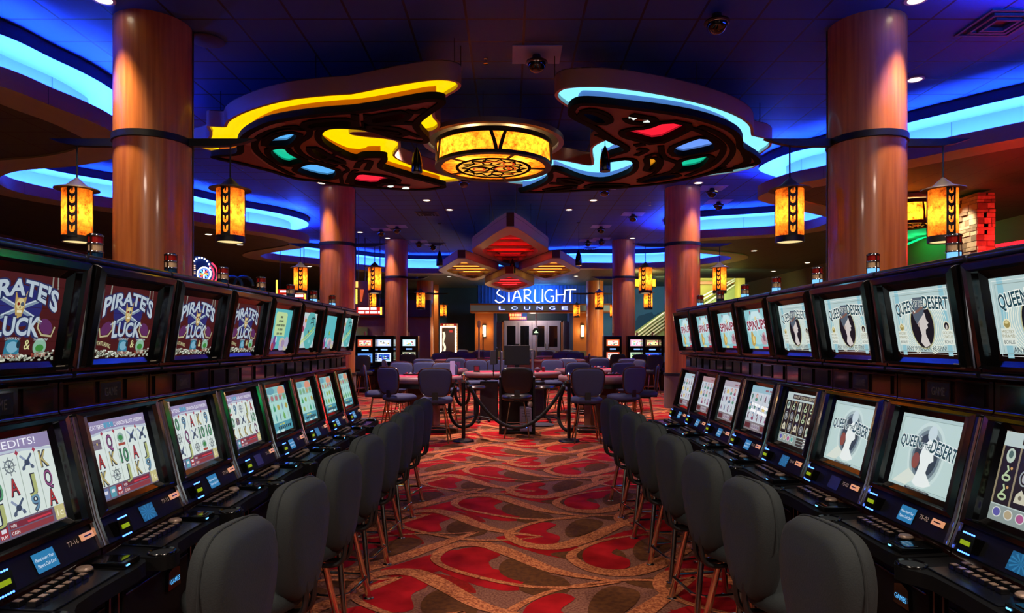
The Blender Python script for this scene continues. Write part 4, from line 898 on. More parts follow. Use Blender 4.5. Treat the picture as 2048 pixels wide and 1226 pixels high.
    for r in range(2):
        for k in range(7):
            loc = (-1.512-X0+r*.044, -.165+k*.037+r*.006, .770-r*.002)
            if kp is None: kp = k1.build('button', t, loc=loc)
            else:
                o = kp.copy(); COL.objects.link(o); o.location = loc
    m = MB(); m.lathe([(.026, 0), (.027, .014), (.021, .020), (0, .021)], 20, keym); m.lathe([(.030, 0), (.030, .008), (.027, .010)], 20, gl); m.build('spin_button', t, loc=(-1.498-X0, .118, .768))
    m = MB(); m.box((0, 0, .012), (.15, .095, .022), gl); m.box((.03, 0, .024), (.05, .07, .004), dglass); m.box((.077, -.03, .012), (.003, .02, .006), em('70c0ff', 2)); m.build('ticket_printer', t, loc=(-1.468-X0, .222, .758), bevel=.003)
    # lower door
    m = MB(); m.box((-1.514-X0, 0, .39), (.016, .50, .50), sat); m.box((-1.508-X0, 0, .655), (.02, .54, .03), gl); m.tube([(-1.503-X0, -.24, .60), (-1.503-X0, .24, .60)], .006, bluetrim, 6)
    m.build('belly_door', t, bevel=.004)
    for s in (-1, 1): m = MB(); m.box((-1.512-X0, s*.278, .38), (.012, .012, .52), bluetrim); m.build('door_trim', t)
    m = MB(); m.prism([(-.052,-.045),(.052,-.045),(.046,.03),(0,.045),(-.046,.03)], 0, .018, gl, mapf=lambda x, y, z: (-1.507-X0+z, .10+x, .545+y)); 
    tv, tf = text2d('GAMES', 0, -.022, .02, .078); m.add([(-1.486-X0, .10+x, .545+y) for x, y in tv], tf, cyanl); m.build('maker_badge', t)
    # signal light on top
    c0 = MB(); c0.lathe([(.030, 0), (.030, .012)], 14, chrome)
    for z in (.042, .075, .108): c0.lathe([(.031, z-.003), (.032, z), (.031, z+.003)], 14, chrome)
    c0.lathe([(.026, .108), (.024, .116), (0, .118)], 14, mat('dark_cap', '20242a', .3, .6))
    for a_ in (0, 1.57, 3.14, 4.71): c0.tube([(.031*cos(a_), .031*sin(a_), 0), (.031*cos(a_), .031*sin(a_), .11)], .003, chrome, 5)
    sg = c0.build('signal_light', t, loc=(-1.765-X0, 0, 1.874))
    return t, sg
def lens(z, mtl, sg): MB().lathe([(.027, z), (.027, z+.028)], 14, mtl).build('signal_lens', sg)
RL = mat('red_lens', '8a1410', .2, coat=.5); WL = mat('white_lens', 'b89a78', .3); BL = mat('dark_blue_lens', '0c3050', .2); BLit = em('78c0ff', 1.3)
base, sg = base_machine()
lens(.078, RL, sg); lens(.045, WL, sg)
baseT = None
def screen(kind, v, up):
    key = (kind, v)
    fn = {'pt': lambda: pirate_top(), 'st': lambda: sea_top(v), 'qt': lambda: queen_top(), 'ut': lambda: spin_top(), 'pr': lambda: reels_pirate(v), 'sr': lambda: reels_sea(v), 'ur': lambda: reels_spin(v), 'qr': lambda: reels_queen(v), 'qs': lambda: splash_queen()}[kind]
    if key not in SCR:
        a, bg = fn(); m = MB(); q = UP if up else LO
        f = plane(q[0], q[1], q[2], q[3], q[4]-.002, 0, 0, -.010)
        a.put(m, f(a.w, a.h), .95 if kind != 'pt' else .85, bg); o = m.build('upper_display' if up else 'lower_display'); SCR[key] = o.data; bpy.data.objects.remove(o)
    o = bpy.data.objects.new('upper_display' if up else 'lower_display', SCR[key]); COL.objects.link(o); return o
SCR = {}
wtag = mat('white_sticker', 'b0a898', .5)
def card_panel(mode):
    key = ('card', mode)
    if key not in SCR:
        a = Art(16, 10)
        if mode == 0: a.rect(0,0,16,10,'2a7ca8',.5); a.text('Please Insert Your', 8, 5.6, 1.7, 13.4, 'e8f4ff', 2, shear=.2); a.text('Players Club Card', 8, 2.4, 1.7, 13, 'e8f4ff', 2, shear=.2)
        elif mode == 1:
            a.rect(0,0,16,10,'1a5a80',.5)
            for k in range(12): t = k*pi/6; a.poly([(8,5),(8+8*cos(t),5+5*sin(t)),(8+8*cos(t+.22),5+5*sin(t+.22))], '2e78a0', 1)
        else: a.rect(0,0,16,10,'10161c',.5)
        m = MB(); f = plane(-1.549, .812, -1.577, .870, .10, 0, .02, .004); a.put(m, f(16, 10), .9, '10202c'); o = m.build('card_display'); SCR[key] = o.data; bpy.data.objects.remove(o)
    o = bpy.data.objects.new('card_display', SCR[key]); COL.objects.link(o); return o
Wm = .61; AX = .06
LEFT = [('pt','pr',0,0,'77-16',"a pirate's skull and playing symbols"),('pt','pr',1,1,'77-15',"a pirate's skull above bright reels"),('pt','pr',2,0,'77-14',"a pirate's skull and letter reels"),('pt','pr',3,2,'77-13',"a pirate's skull, last of the pirate games"),
        ('st','sr',1,0,'77-12','a yellow text box on teal'),('st','sr',2,1,'77-11','a teal disc and yellow sticks'),('st','sr',3,0,'77-10','teal water and purple blobs'),('st','sr',4,0,'77-09','a teal disc, at the far end')]
RIGHT = [('qt','qr',0,1,'75-01','a desert queen and dark reels, cut by the frame'),('qt','qs',0,0,'75-02','a desert queen twice, large'),('qt','qs',0,2,'75-03','a desert queen twice, with unlit player panel'),('qt','qr',1,1,'75-04','a desert queen above dark reels'),
         ('ut','ur',3,0,'75-05','white message text over its reels'),('ut','ur',2,0,'75-06','pale lilac reels'),('ut','ur',1,0,'75-07','reddish header on its reels'),('ut','ur',0,0,'75-08','pale reels, at the far end')]
ordn = ['nearest', 'second', 'third', 'fourth', 'fifth', 'sixth', 'seventh', 'last']
bT = tree(base)
for side, L in ((-1, LEFT), (1, RIGHT)):
    for i, (ka, kb, v, cm, num, desc) in enumerate(L):
        yc = (i+3.5)*Wm
        loc = (AX+side*1.62, yc, 0); rz = 0 if side < 0 else pi
        lb = 'black slot machine numbered %s, %s in the %s row, showing %s' % (num, ordn[i], 'left' if side < 0 else 'right', desc)
        lb = ' '.join(lb.split()[:16]); 
        r = dup(bT, loc, rz, lb, 'slot machines along the aisle')
        u = screen(ka, v if ka == 'st' else 0, True); u.parent = r
        d = screen(kb, v, False); d.parent = r
        c = card_panel(cm); c.parent = r
        m = MB(); tv, tf = text2d(num, 0, 0, .017, .055); n = Vector((.89, 0, .45))
        m.add([(-1.556-X0+n.x*.004-(y-.008)*.45, .145+x, .853+y*.89) for x, y in tv], tf, mat('number_print', '8a7a70', .5, emit=.28, ecol='c0a890')); m.build('number_print', r)  # print glows faintly in place of light falling on it
        m = MB(); m.box((0,0,0), (.004, .062, .018), wtag, Matrix.Translation((-1.640-X0, .22, 1.455))); 
        for k in range(8): m.box((.0024, -.022+k*.006, 0), (.001, .003, .006), mat('print_grey', '606060', .6), Matrix.Translation((-1.640-X0, .22, 1.455)))
        m.build('sticker', r)
        sgx = [q for q in kids(r) if q.name.startswith('signal_light')][0]
        lens(.012, BLit if (side > 0 and i != 6) or (side < 0 and i >= 6) else BL, sgx)
for o in [base]+[c for k in [base] for c in k.children_recursive]: bpy.data.objects.remove(o)
# backs of the machines that face the other way
hw = .30
t = thing('slot_machine', '', 'slot machine'); b = MB(); b.prism([(-.30,0),(.0,0),(.0,1.86),(-.27,1.87),(-.30,1.84)], -hw, hw, glr, mapf=lambda x, y, z: (x, z, y)); b.build('cabinet', t, bevel=.006)
c0 = MB(); c0.lathe([(.030, 0), (.030, .012)], 14, chrome)
for z in (.045,): c0.lathe([(.031, z-.003), (.032, z), (.031, z+.003)], 14, chrome)
c0.lathe([(.026, .045), (.024, .053), (0, .055)], 14, mat('dark_cap')); c0.tube([(.031, 0, 0), (.031, 0, .045)], .003, chrome, 5); s2 = c0.build('signal_light', t, loc=(-.12, 0, 1.87)); lens(.014, RL, s2)
for q in kids(s2): pass
bk = tree(t); fst = True
for side in (-1, 1):
    for i in range(8):
        loc = (AX+side*1.912, (i+3.5)*Wm, 0); lb = 'back half slot machine behind the %s row, %s one, with short red signal light' % ('left' if side < 0 else 'right', ordn[i])
        if fst: t.location = loc; t['label'] = lb; t['group'] = 'slot machines behind the aisle rows'; fst = False
        else: dup(bk, loc, 0 if side < 0 else pi, lb, 'slot machines behind the aisle rows')
# ================================================================== STOOLS
fabric = mat('charcoal_fabric', '0f191c', .85, noise=.12, nscale=220, bump=.15); fabric2 = mat('slate_blue_fabric', '353a60', .85, noise=.12, nscale=200, bump=.1)
legm = mat('chrome_leg', 'd0c0b4', .16, 1)
def pad(name, t, w, h, th, mtl, M, top=1.0, narrow=.78, ex=.55):
    """upholstered back: shield outline in (x, z), softly domed thickness"""
    m = MB(); n = 40; rings = []
    def outline(k, q):
        a = 2*pi*k/n; ca, sa = cos(a), sin(a); e = ex
        x = (abs(ca)**e)*(1 if ca > 0 else -1); z = (abs(sa)**e)*(1 if sa > 0 else -1)
        wz = narrow+(1-narrow)*min(1, max(0, (z+1)/1.15)); return (x*w/2*wz*q, z*h/2*q)
    for q, y in ((.0, -.42), (.5, -.42), (.86, -.40), (.96, -.33), (1.0, -.12), (1.0, .12), (.95, .34), (.84, .46), (.45, .5), (0, .5)):
        rings.append([(outline(k, q)[0], y*th, outline(k, q)[1]) for k in range(n)])
    vs = [p for r_ in rings for p in r_]; fs = []
    for i in range(len(rings)-1):
        for k in range(n): k2 = (k+1) % n; fs.append((i*n+k, (i+1)*n+k, (i+1)*n+k2, i*n+k2))
    m.add(vs, fs, mtl, True, M)
    return m.build(name, t, angle=60)
def make_stool():
    """origin under the seat; sitter faces local -x, back at +x"""
    t = thing('stool', '', 'stool')
    # seat
    m = MB(); n = 32; pr = [(0, .505), (.20, .508), (.225, .52), (.232, .545), (.225, .575), (.20, .59), (0, .60)]
    vs = [(r*cos(2*pi*k/n), r*sin(2*pi*k/n)*(1.0), z) for r, z in pr for k in range(n)]
    m.add(vs, [(i*n+k, i*n+(k+1) % n, (i+1)*n+(k+1) % n, (i+1)*n+k) for i in range(len(pr)-1) for k in range(n)], fabric, True); m.build('seat', t, angle=60)
    Mb = Matrix.Translation((.225, 0, .778)) @ Matrix.Rotation(.03, 4, 'Y') @ Matrix.Rotation(-pi/2, 4, 'Z')
    pb = pad('backrest', t, .365, .46, .13, fabric, Mb, narrow=.52, ex=.54)
    m = MB(); o = [Mb @ Vector((x, -.005+0, z)) for x, z in [(.0,0)]]
    ww = []
    for k in range(28):
        a = pi*k/27; e = .54; ca, sa = cos(a), sin(a); ww.append(Mb @ Vector(((abs(ca)**e)*(1 if ca > 0 else -1)*.184, .0, (abs(sa)**e)*.232)))
    m.tube(ww, .0035, fabric, 5); m.build('piping', pb)
    m = MB()
    for y in (-.035, .035): m.tube(spline([(.265, y, .66), (.275, y, .58), (.255, y, .50), (.18, y, .475), (.05, y, .49)], 5), .012, black, 8)
    m.build('back_support', t)
    m = MB(); m.lathe([(.11, .47), (.12, .505)], 20, black); m.build('seat_plate', t)
    for sx in (-1, 1):
        for sy in (-1, 1):
            m = MB(); m.tube([(sx*.095, sy*.095, .50), (sx*.175, sy*.175, .012)], [.016, .0175], legm, 12); m.lathe([(.030, 0), (.030, .008), (.018, .014)], 14, chrome, c=(sx*.175, sy*.175, 0)); m.build('leg', t)
    r = .178; k = .05; z = .145
    P = [(r,-r+k,z),(r,r-k,z),(r-k,r,z),(-r+k,r,z),(-r,r-k,z),(-r,-r+k,z),(-r+k,-r,z),(r-k,-r,z)]
    m = MB(); m.tube(P, .009, chrome, 8, closed=True); m.build('footrest', t)
    return t
st = make_stool(); sT = tree(st); rng = random.Random(3)
for side in (-1, 1):
    for i in range(8):
        yc = (i+3.5)*Wm-.10; tw = .16+rng.uniform(-.03, .03)
        loc = (AX+side*1.11, yc, 0); rz = -tw if side < 0 else pi+tw
        lb = 'charcoal padded stool with chrome legs, %s in the %s row of aisle stools' % (ordn[i], 'left' if side < 0 else 'right')
        if side < 0 and i == 0: st.location = loc; st.rotation_euler.z = rz; st['label'] = lb; st['group'] = 'stools at the aisle slot machines'
        else: dup(sT, loc, rz, lb, 'stools at the aisle slot machines')
# ================================================================== TABLE AREA
rimw = mat('mahogany_rim', '3a1a10', .25, coat=.4, noise=.1, nscale=6); goldleg = mat('brass_leg', 'c09070', .16, 1)
def make_chair(fab=fabric2, rim=rimw, name='bar_chair', cat='bar chair', leg=goldleg, leather=False):
    """sitter faces local +y"""
    t = thing(name, '', cat)
    m = MB(); n = 32; pr = [(0, .60), (.22, .602), (.245, .62), (.25, .645), (.24, .675), (.2, .695), (0, .70)]
    def sq(k, r): a = 2*pi*k/n; e = .75; return (r*(abs(cos(a))**e)*(1 if cos(a) > 0 else -1), r*(abs(sin(a))**e)*(1 if sin(a) > 0 else -1))
    m.add([(*sq(k, r), z) for r, z in pr for k in range(n)], [(i*n+k, i*n+(k+1) % n, (i+1)*n+(k+1) % n, (i+1)*n+k) for i in range(len(pr)-1) for k in range(n)], fab, True); m.build('seat', t, angle=60)
    Mb = Matrix.Translation((0, -.235, .925)) @ Matrix.Rotation(.10, 4, 'X')
    pb = pad('backrest', t, .49, .42, .06, fab, Mb, narrow=.80, ex=.42)
    if not leather:
        ww = []
        for k in range(44):
            a = 2*pi*k/44; e = .42; ca, sa = cos(a), sin(a); x = (abs(ca)**e)*(1 if ca > 0 else -1); z = (abs(sa)**e)*(1 if sa > 0 else -1); wz = .80+.2*min(1, max(0, (z+1)/1.15)); ww.append(Mb @ Vector((x*.249*wz, -.004, z*.213)))
        m = MB(); m.tube(ww, .011, rim, 8, closed=True); m.build('back_rim', t)
    m = MB(); m.box((0, -.235, .70), (.09, .02, .16), black); m.box((0, -.14, .600), (.09, .2, .02), black); m.build('back_support', t, bevel=.006)
    m = MB(); m.box((0, 0, .585), (.26, .26, .03), black); m.build('seat_plate', t)
    for sx in (-1, 1):
        for sy in (-1, 1):
            m = MB(); m.tube([(sx*.11, sy*.11, .59), (sx*.20, sy*.20, .0)], .0125, leg, 10); m.build('leg', t)
    r = .168; z = .215
    for zz, sy in ((.215, -1), (.215, 1)):
        pass
    m = MB(); m.tube([(r,-r,z),(r,r,z),(-r,r,z),(-r,-r,z)], .008, chrome, 8, closed=True); m.build('footrest', t)
    return t
def pos(px, Y): return (px-VPX)*Y/FPX
ch = make_chair(); cT = tree(ch); used = [False]
def chair(px, Y, deg, label, group='bar chairs around the card tables'):
    a = R(deg); x, y = pos(px, Y), Y; cx, cy = x-sin(a)*.235*1, y+cos(a)*.235
    if not used[0]: used[0] = True; ch.location = (cx, cy, 0); ch.rotation_euler.z = a; ch['label'] = label; ch['group'] = group
    else: dup(cT, (cx, cy, 0), a, label, group)
# px of the back's middle, its distance, heading (0 = faces away, minus = turned to the right)
chair(870, 10.03, 0, 'slate blue chair seen from behind, right of two at the front left table')
chair(777, 10.55, -38, 'slate blue chair turned right, left of two at the front left table')
chair(731, 11.45, -78, 'slate blue chair seen sideways at the outer end of the front left table')
chair(1176, 10.03, 0, 'slate blue chair seen from behind, left of two at the front right table')
chair(1268, 10.6, 34, 'slate blue chair turned left, right of two at the front right table')
chair(1314, 11.45, 76, 'slate blue chair seen sideways at the outer end of the front right table')
chair(802, 12.9, 165, 'slate blue chair on the far side of the front left table, left one'); chair(890, 12.7, 190, 'slate blue chair on the far side of the front left table, right one')
chair(802, 13.5, -25, 'slate blue chair at the second left table, upper left one'); chair(770, 14.4, -70, 'slate blue chair sideways at the second left table'); chair(847, 15.6, 180, 'slate blue chair behind the second left table, left'); chair(911, 16.2, 175, 'slate blue chair behind the second left table, right')
chair(850, 13.15, 175, 'dark chair tucked between the two left tables'); chair(952, 13.05+1.6, 180, 'slate blue chair behind the middle table, left of the kiosk'); chair(993, 14.7, 180, 'slate blue chair half hidden behind the kiosk monitor'); chair(1105, 14.7, 185, 'slate blue chair behind the middle table, right of the kiosk')
chair(1156, 12.9, 170, 'slate blue chair on the far side of the front right table, left one'); chair(1248, 12.7, 195, 'slate blue chair on the far side of the front right table, right one')
chair(1134, 15.6, 165, 'slate blue chair behind the second right table, left'); chair(1199, 16.4, 180, 'slate blue chair behind the second right table, middle'); chair(1256, 15.5, 190, 'slate blue chair behind the second right table, right'); chair(1278, 14.8, 110, 'slate blue chair sideways at the second right table')
gF = 'dark chairs around the far tables'
for px, Y, dg in [(879,22.6,200),(900,24.2,180),(912,22.8,0),(938,22.8,0),(893,26.5,180),(925,27,180),(957,26.5,180),(975,29,170),(1120,22.8,0),(1146,22.8,10),(1162,23.7,60),(1178,22.5,80),(1095,26.5,180),(1128,27,180),(1150,28,200),(1086,29,180),(1100,31,180),(1135,31,180),(960,31,180),(926,31.8,180),(1060,31,180),(1030,31,180)]:
    chair(px, Y, dg, 'dark upholstered chair far back among the card tables', gF)
lc2 = make_chair(mat('black_leather', '14121a', .32, coat=.3), black, leather=True); lc2.location = (pos(1034, 10.55), 10.78, 0)
tag(lc2, 'black leather chair with brass legs before the monitor kiosk', 'bar chair')
for c in kids(lc2):
    if c.name.startswith('backrest'): c.scale = (1.05, 1, 1.0)
felt = mat('crimson_felt', 'c41c44', .9, noise=.06, nscale=60); rail = mat('mauve_padded_rail', '7a5458', .5, coat=.1); ped = mat('walnut_pedestal', '54301e', .35, coat=.3, noise=.12, nscale=4, stretch=(6, 6, .6))
def half_table(cx, cy, r, label):
    t = thing('card_table', label, 'card table', (cx, cy, 0)); n = 28
    o = [(-r*1.0, .30)]+[(r*cos(pi+pi*k/n), r*.95*sin(pi+pi*k/n)) for k in range(n+1)]+[(r*1.0, .30), (r*.45, .42), (0, .44), (-r*.45, .42)]
    oi = offset(o, .09, True) if area2(o) > 0 else offset(o, -.09, True)
    m = MB(); m.prism(oi, .90, .945, felt); m.build('felt_top', t)
    m = MB(); arc = [(x*.985, y*.985, .90) for x, y in o[:n+3]]; m.tube(arc, .055, rail, 12); m.build('padded_rail', t)
    m = MB(); m.prism(o, .84, .90, ped); m.prism([(x*.9, y*.9) for x, y in o], .76, .84, black); m.build('table_frame', t)
    m = MB()
    m.prism([(-.22,-.2),(.22,-.2),(.3,.1),(.22,.3),(-.22,.3),(-.3,.1)], .06, .8, ped); m.build('pedestal', t, bevel=.02)
    m = MB()
    for s in (-1, 1): m.prism([(s*.25,-.05),(s*.62,-.35),(s*.66,-.28),(s*.34,.12)], 0, .07, ped)
    m.prism([(-.45,-.4),(.45,-.4),(.5,.35),(-.5,.35)], 0, .05, black); m.build('base', t, bevel=.008)
    m = MB(); m.box((0, .22, .955), (.7, .14, .03), mat('chip_tray', '2a2022', .3, .5))
    for k in range(10): m.tube([(-.30+k*.066, .17, .975), (-.30+k*.066, .27, .975)], .02, mat('chips_'+('a', 'b', 'c')[k % 3], ('a02030', 'c8c8d0', '203880')[k % 3], .5), 8)
    m.build('chip_tray', t)
    m = MB()
    for k in range(5): a = pi+pi*(k+.5)/5; m.ribbon([(r*.62*cos(a)+.06*cos(q*pi/8), r*.58*sin(a)+.06*sin(q*pi/8)) for q in range(16)], .008, .9455, .947, mat('felt_print', 'd8b0a8', .8), True)
    m.ribbon([(r*.4*cos(pi+pi*(k+1)/14), r*.36*sin(pi+pi*(k+1)/14)) for k in range(13)], .02, .9455, .947, mat('felt_print', 'd8b0a8', .8)); m.build('felt_marking', t)
half_table(-1.53, 11.6, .70, 'crimson felt card table with mauve rail, nearest on the left')
half_table(1.60, 11.6, .70, 'crimson felt card table with mauve rail, nearest on the right')
half_table(-1.75, 14.6, .78, 'crimson felt card table, second on the left'); half_table(1.80, 14.6, .78, 'crimson felt card table, second on the right')
def long_table(x0, x1, y0, y1, label, z=.93, drop=.26, am=None):
    t = thing('gaming_table', label, 'gaming table', ((x0+x1)/2, (y0+y1)/2, 0)); a, b = (x1-x0)/2, (y1-y0)/2
    L = smooth([(-a,-b*.4),(-a*.8,-b),(a*.8,-b),(a,-b*.4),(a,b*.4),(a*.8,b),(-a*.8,b),(-a,b*.4)], 2, True)
    MB().prism(L, z-.04, z, felt).build('felt_top', t); MB().tube([(x, y, z-.045) for x, y in L], .055, rail, 10, closed=True).build('padded_rail', t)
    MB().prism([(x*.96, y*.94) for x, y in L], z-drop, z-.03, am or rail).build('apron', t)
    for s in (-1, 1): MB().prism([(s*a*.5-.18,-.2),(s*a*.5+.18,-.2),(s*a*.5+.18,.2),(s*a*.5-.18,.2)], 0, z-.2, mat('dark_pedestal', '16121a', .4)).build('pedestal', t, bevel=.02)
    m = MB(); m.box((0, b*.3, z+.01), (a*.9, .12, .025), black); m.build('chip_tray', t)
long_table(-.9, 1.0, 13.2, 14.05, 'long crimson felt table behind the monitor kiosk', .92, .12, black)
long_table(-2.35, 2.35, 20.6, 22.0, 'long mauve rimmed gaming table across the middle distance', .96)
long_table(-2.6, -.3, 24.2, 25.2, 'far gaming table left of the lounge doors'); long_table(1.0, 3.2, 24.4, 25.4, 'far gaming table right of the lounge doors', .98)
def dealer(x, y, label):
    t = thing('dealer_stool', label, 'stool', (x, y, 0), group='round dealer stools')
    MB().lathe([(0,.64),(.19,.645),(.21,.67),(.19,.70),(0,.705)], 24, mat('black_leather')).build('seat', t)
    m = MB(); m.tube([(0,0,.08),(0,0,.64)], .025, black, 10); m.build('post', t)
    for k in range(5):
        a = k*2*pi/5; m = MB(); m.tube([(0,0,.12),(.27*cos(a),.27*sin(a),.07)], .018, black, 8); m.sphere((.27*cos(a),.27*sin(a),.032), .032, black, 10); m.build('caster_leg', t)
dealer(pos(950, 12.75), 12.75, 'round black dealer stool on casters left of the kiosk'); dealer(pos(1090, 12.75), 12.75, 'round black dealer stool on casters right of the kiosk')
m = MB(); m.lathe([(0,0),(.22,.0),(.24,.02),(.22,.035),(0,.04)], 24, mat('dark_mat', '2a2430', .9)); tag(m.build('floor_mat', loc=(pos(1082, 12.2), 12.2, .002)), 'round dark anti-fatigue mat on the carpet right of the kiosk', 'mat')
# kiosk
ky = 11.3
t = thing('monitor_kiosk', 'black kiosk cabinet holding a large monitor seen from behind', 'kiosk', (pos(1034, ky), ky, 0))
m = MB(); w = .56; bk2 = mat('kiosk_black', '0a0a0e', .35)
m.box((-w/2, 0, .47), (.04, .5, .94), bk2); m.box((w/2, 0, .47), (.04, .5, .94), bk2); m.box((0, 0, .93), (w+.04, .5, .04), bk2); m.box((0, .23, .5), (w, .03, .86), bk2); m.box((0, 0, .04), (w, .5, .03), bk2); m.build('cabinet', t, bevel=.004)
m = MB(); m.box((0, 0, 1.31), (.43, .05, .33), mat('monitor_back', '14141e', .5)); m.box((0, .03, 1.31), (.36, .05, .25), bk2); m.box((0, .02, 1.05), (.08, .05, .22), bk2); m.box((0, 0, .96), (.25, .2, .02), bk2); m.build('monitor', t, bevel=.005)
m = MB(); m.box((.0, .0, 1.492), (.07, .03, .02), bk2); m.build('webcam', t)
for s in (-1, 1):
    m = MB(); m.box((s*.262, .02, 1.19), (.035, .12, .36), mat('lilac_plastic', '8f88b0', .35)); m.box((s*.285, .02, 1.19), (.012, .13, .40), bk2); m.build('side_speaker', t, bevel=.003)
m = MB(); m.box((-.40, 0, 1.27), (.11, .03, .24), mat('grey_screen_back', '3c3a48', .5)); m.box((-.34, 0, 1.3), (.03, .05, .27), bk2); m.tube([(-.40,0,1.15),(-.40,0,.95)], .01, bk2, 6); m.build('side_monitor', t, bevel=.004)
t = thing('computer_tower', 'lilac grey computer tower standing inside the kiosk', 'computer', (pos(1051, 11.15), 11.15, 0))
m = MB(); m.box((0, 0, .255), (.19, .40, .38), mat('lilac_plastic')); m.build('case', t, bevel=.008)
m = MB()
for k in range(3): m.box((0, -.202, .40-k*.04), (.13, .004, .008), black)
for k in range(8): m.box((0, -.202, .29-k*.012), (.15, .003, .004), mat('print_grey', '606060', .6))
m.sphere((.02, -.203, .14), .012, em('4090ff', 4), 8); m.build('front_panel', t)
m = MB(); m.box((0,0,.06), (.11, .1, .07), mat('lilac_plastic')); tag(m.build('power_adapter', loc=(pos(1020, 11.1), 11.1, .055), bevel=.02), 'small lilac plastic box on the kiosk floor', 'adapter')
m = MB(); m.sphere((0,0,0), (.05,.05,.06), mat('beige_paper', 'a08878', .7), 12); tag(m.build('paper_cup', loc=(pos(1060, 11.1), 11.1, .50)), 'small beige cup on top of the computer tower', 'cup')
# rope barrier
velvet = mat('black_velvet_rope', '07070a', .9)
def post(px, Y, label):
    t = thing('rope_post', label, 'rope post', (pos(px, Y), Y, 0), group='rope posts')
    MB().lathe([(.0,0),(.16,0),(.165,.012),(.15,.035),(.05,.05),(.03,.055)], 32, mat('black_iron', '121014', .4, .4)).build('base', t)
    MB().lathe([(.029,.05),(.029,.93)], 20, mat('black_iron')).build('pole', t)
    MB().lathe([(.04,.91),(.042,.93),(.04,.945),(.02,.95),(.026,.99),(.034,1.0),(.036,1.03),(.02,1.045),(.008,1.07),(0,1.075)], 16, chrome).build('finial', t)
    m = MB(); m.prism([[(.06*cos(a*pi/10), .06*sin(a*pi/10)) for a in range(20)], [(.045*cos(a*pi/10), .045*sin(a*pi/10)) for a in range(20)]], .905, .912, chrome); m.build('hook_ring', t)
PY = 10.27; pL, pR = pos(927, PY), pos(1138, PY)
post(927, PY, 'black rope post with chrome finial, left one'); post(1138, PY, 'black rope post with chrome finial, right one')
def rope(a, b, sag, label, k=16, pull=None):
    a, b = Vector(a), Vector(b); pts = []
    for i in range(k+1):
        u = i/k; p = a.lerp(b, u); p.z -= sag*(1-(2*u-1)**2)
        if pull: p += Vector(pull)*(1-(2*u-1)**2)
        pts.append(p)
    t = thing('velvet_rope', label, 'rope', tuple(a)); Q = [p-a for p in pts]
    MB().tube(Q, .027, velvet, 10).build('rope', t)
    for p, q in ((Q[0], Q[1]), (Q[-1], Q[-2])):
        d = (q-p).normalized(); m = MB(); m.tube([p-d*.02, p+d*.07], [.02, .031], chrome, 10); m.build('end_hook', t)
rope((pL+.055, PY-.01, .91), (pR-.055, PY-.01, .91), .69, 'black velvet rope sagging between the two posts')
def loop_rope(pts, label):
    t = thing('velvet_rope', label, 'rope', pts[0]); a = Vector(pts[0]); Q = [Vector(p)-a for p in spline(pts, 7)]
    MB().tube(Q, .027, velvet, 10).build('rope', t)
    for p, q in ((Q[0], Q[1]), (Q[-1], Q[-2])): d = (q-p).normalized(); m = MB(); m.tube([p-d*.02, p+d*.07], [.02, .031], chrome, 10); m.build('end_hook', t)
def wp(px, py, Y): v = at(px, py, Y); return (v.x, v.y, v.z)
loop_rope([wp(914,766,10.4), wp(901,800,10.5), wp(900,828,10.55), wp(911,848,10.5), wp(927,854,10.5), wp(945,846,10.5), wp(955,820,10.5), wp(950,795,10.45), wp(938,768,10.4)], 'black velvet rope hanging in a loop from the left post')
loop_rope([wp(912,762,10.6), wp(911,790,11.2), wp(918,806,11.4), wp(927,809,11.4), wp(936,800,11.2), wp(938,782,10.8), wp(934,764,10.5)], 'small black velvet rope loop behind the left post')
loop_rope([wp(1131,766,10.4), wp(1120,800,10.5), wp(1117,832,10.6), wp(1122,850,10.55), wp(1134,860,10.5), wp(1150,852,10.6), wp(1156,825,10.6), wp(1148,790,10.5), wp(1142,766,10.4)], 'black velvet rope hanging in a loop from the right post')
# small things on the tables
def small(name, label, cat, fn, loc): m = MB(); fn(m); return tag(m.build(name, loc=loc, bevel=.002), label, cat)
small('sign_holder', 'tall lilac acrylic sign holder on the front left table', 'sign holder', lambda m: (m.box((0,0,.13), (.085,.02,.25), mat('lit_acrylic', 'a8a0d8', .2, emit=.15, ecol='a8a0d8')), m.box((0,0,.005), (.1,.07,.01), mat('lilac_plastic'))), (pos(905, 11.7), 11.7, .945))
small('sign_holder', 'dark tilted table sign on the middle table left of the kiosk', 'sign holder', lambda m: (m.box((0,0,.07), (.12,.03,.13), black), m.box((0,-.017,.07), (.09,.004,.09), mat('red_print', '801828', .5)), m.box((0,0,.005), (.14,.09,.01), black)), (pos(953, 13.4), 13.5, .92))
small('shaker', 'small dark red dice cup on the middle table right of the kiosk', 'cup', lambda m: m.lathe([(.03,0),(.035,.09),(.02,.1),(0,.1)], 16, mat('dark_red_plastic', '70101c', .3)), (pos(1087, 13.7), 13.7, .92))
small('card_shoe', 'dark dome shaped card shoe on the middle table', 'card shoe', lambda m: m.sphere((0,0,.05), (.06,.06,.05), mat('grey_plastic', '4a4658', .4), 14), (pos(1075, 13.6), 13.6, .92))
small('sign_holder', 'small coloured card sign on the second left table', 'sign holder', lambda m: (m.box((0,0,.08), (.1,.02,.14), mat('blue_card', '503a78', .5)), m.box((0,0,.005), (.11,.06,.01), black)), (pos(916, 14.7), 14.7, .945))
t = thing('light_pole', 'slim white light pole standing on the far left table', 'light pole', (pos(958, 23.5), 23.5, .0)); MB().tube([(0,0,0),(0,0,2.05)], .03, mat('white_pole', 'c0b8b0', .4), 10).build('pole', t); MB().lathe([(.05,2.03),(.055,2.05),(.055,2.22),(.02,2.28),(0,2.28)], 14, mat('white_pole')).build('head', t); MB().lathe([(.22,0),(.22,.04),(.05,.07)], 20, black).build('base', t)
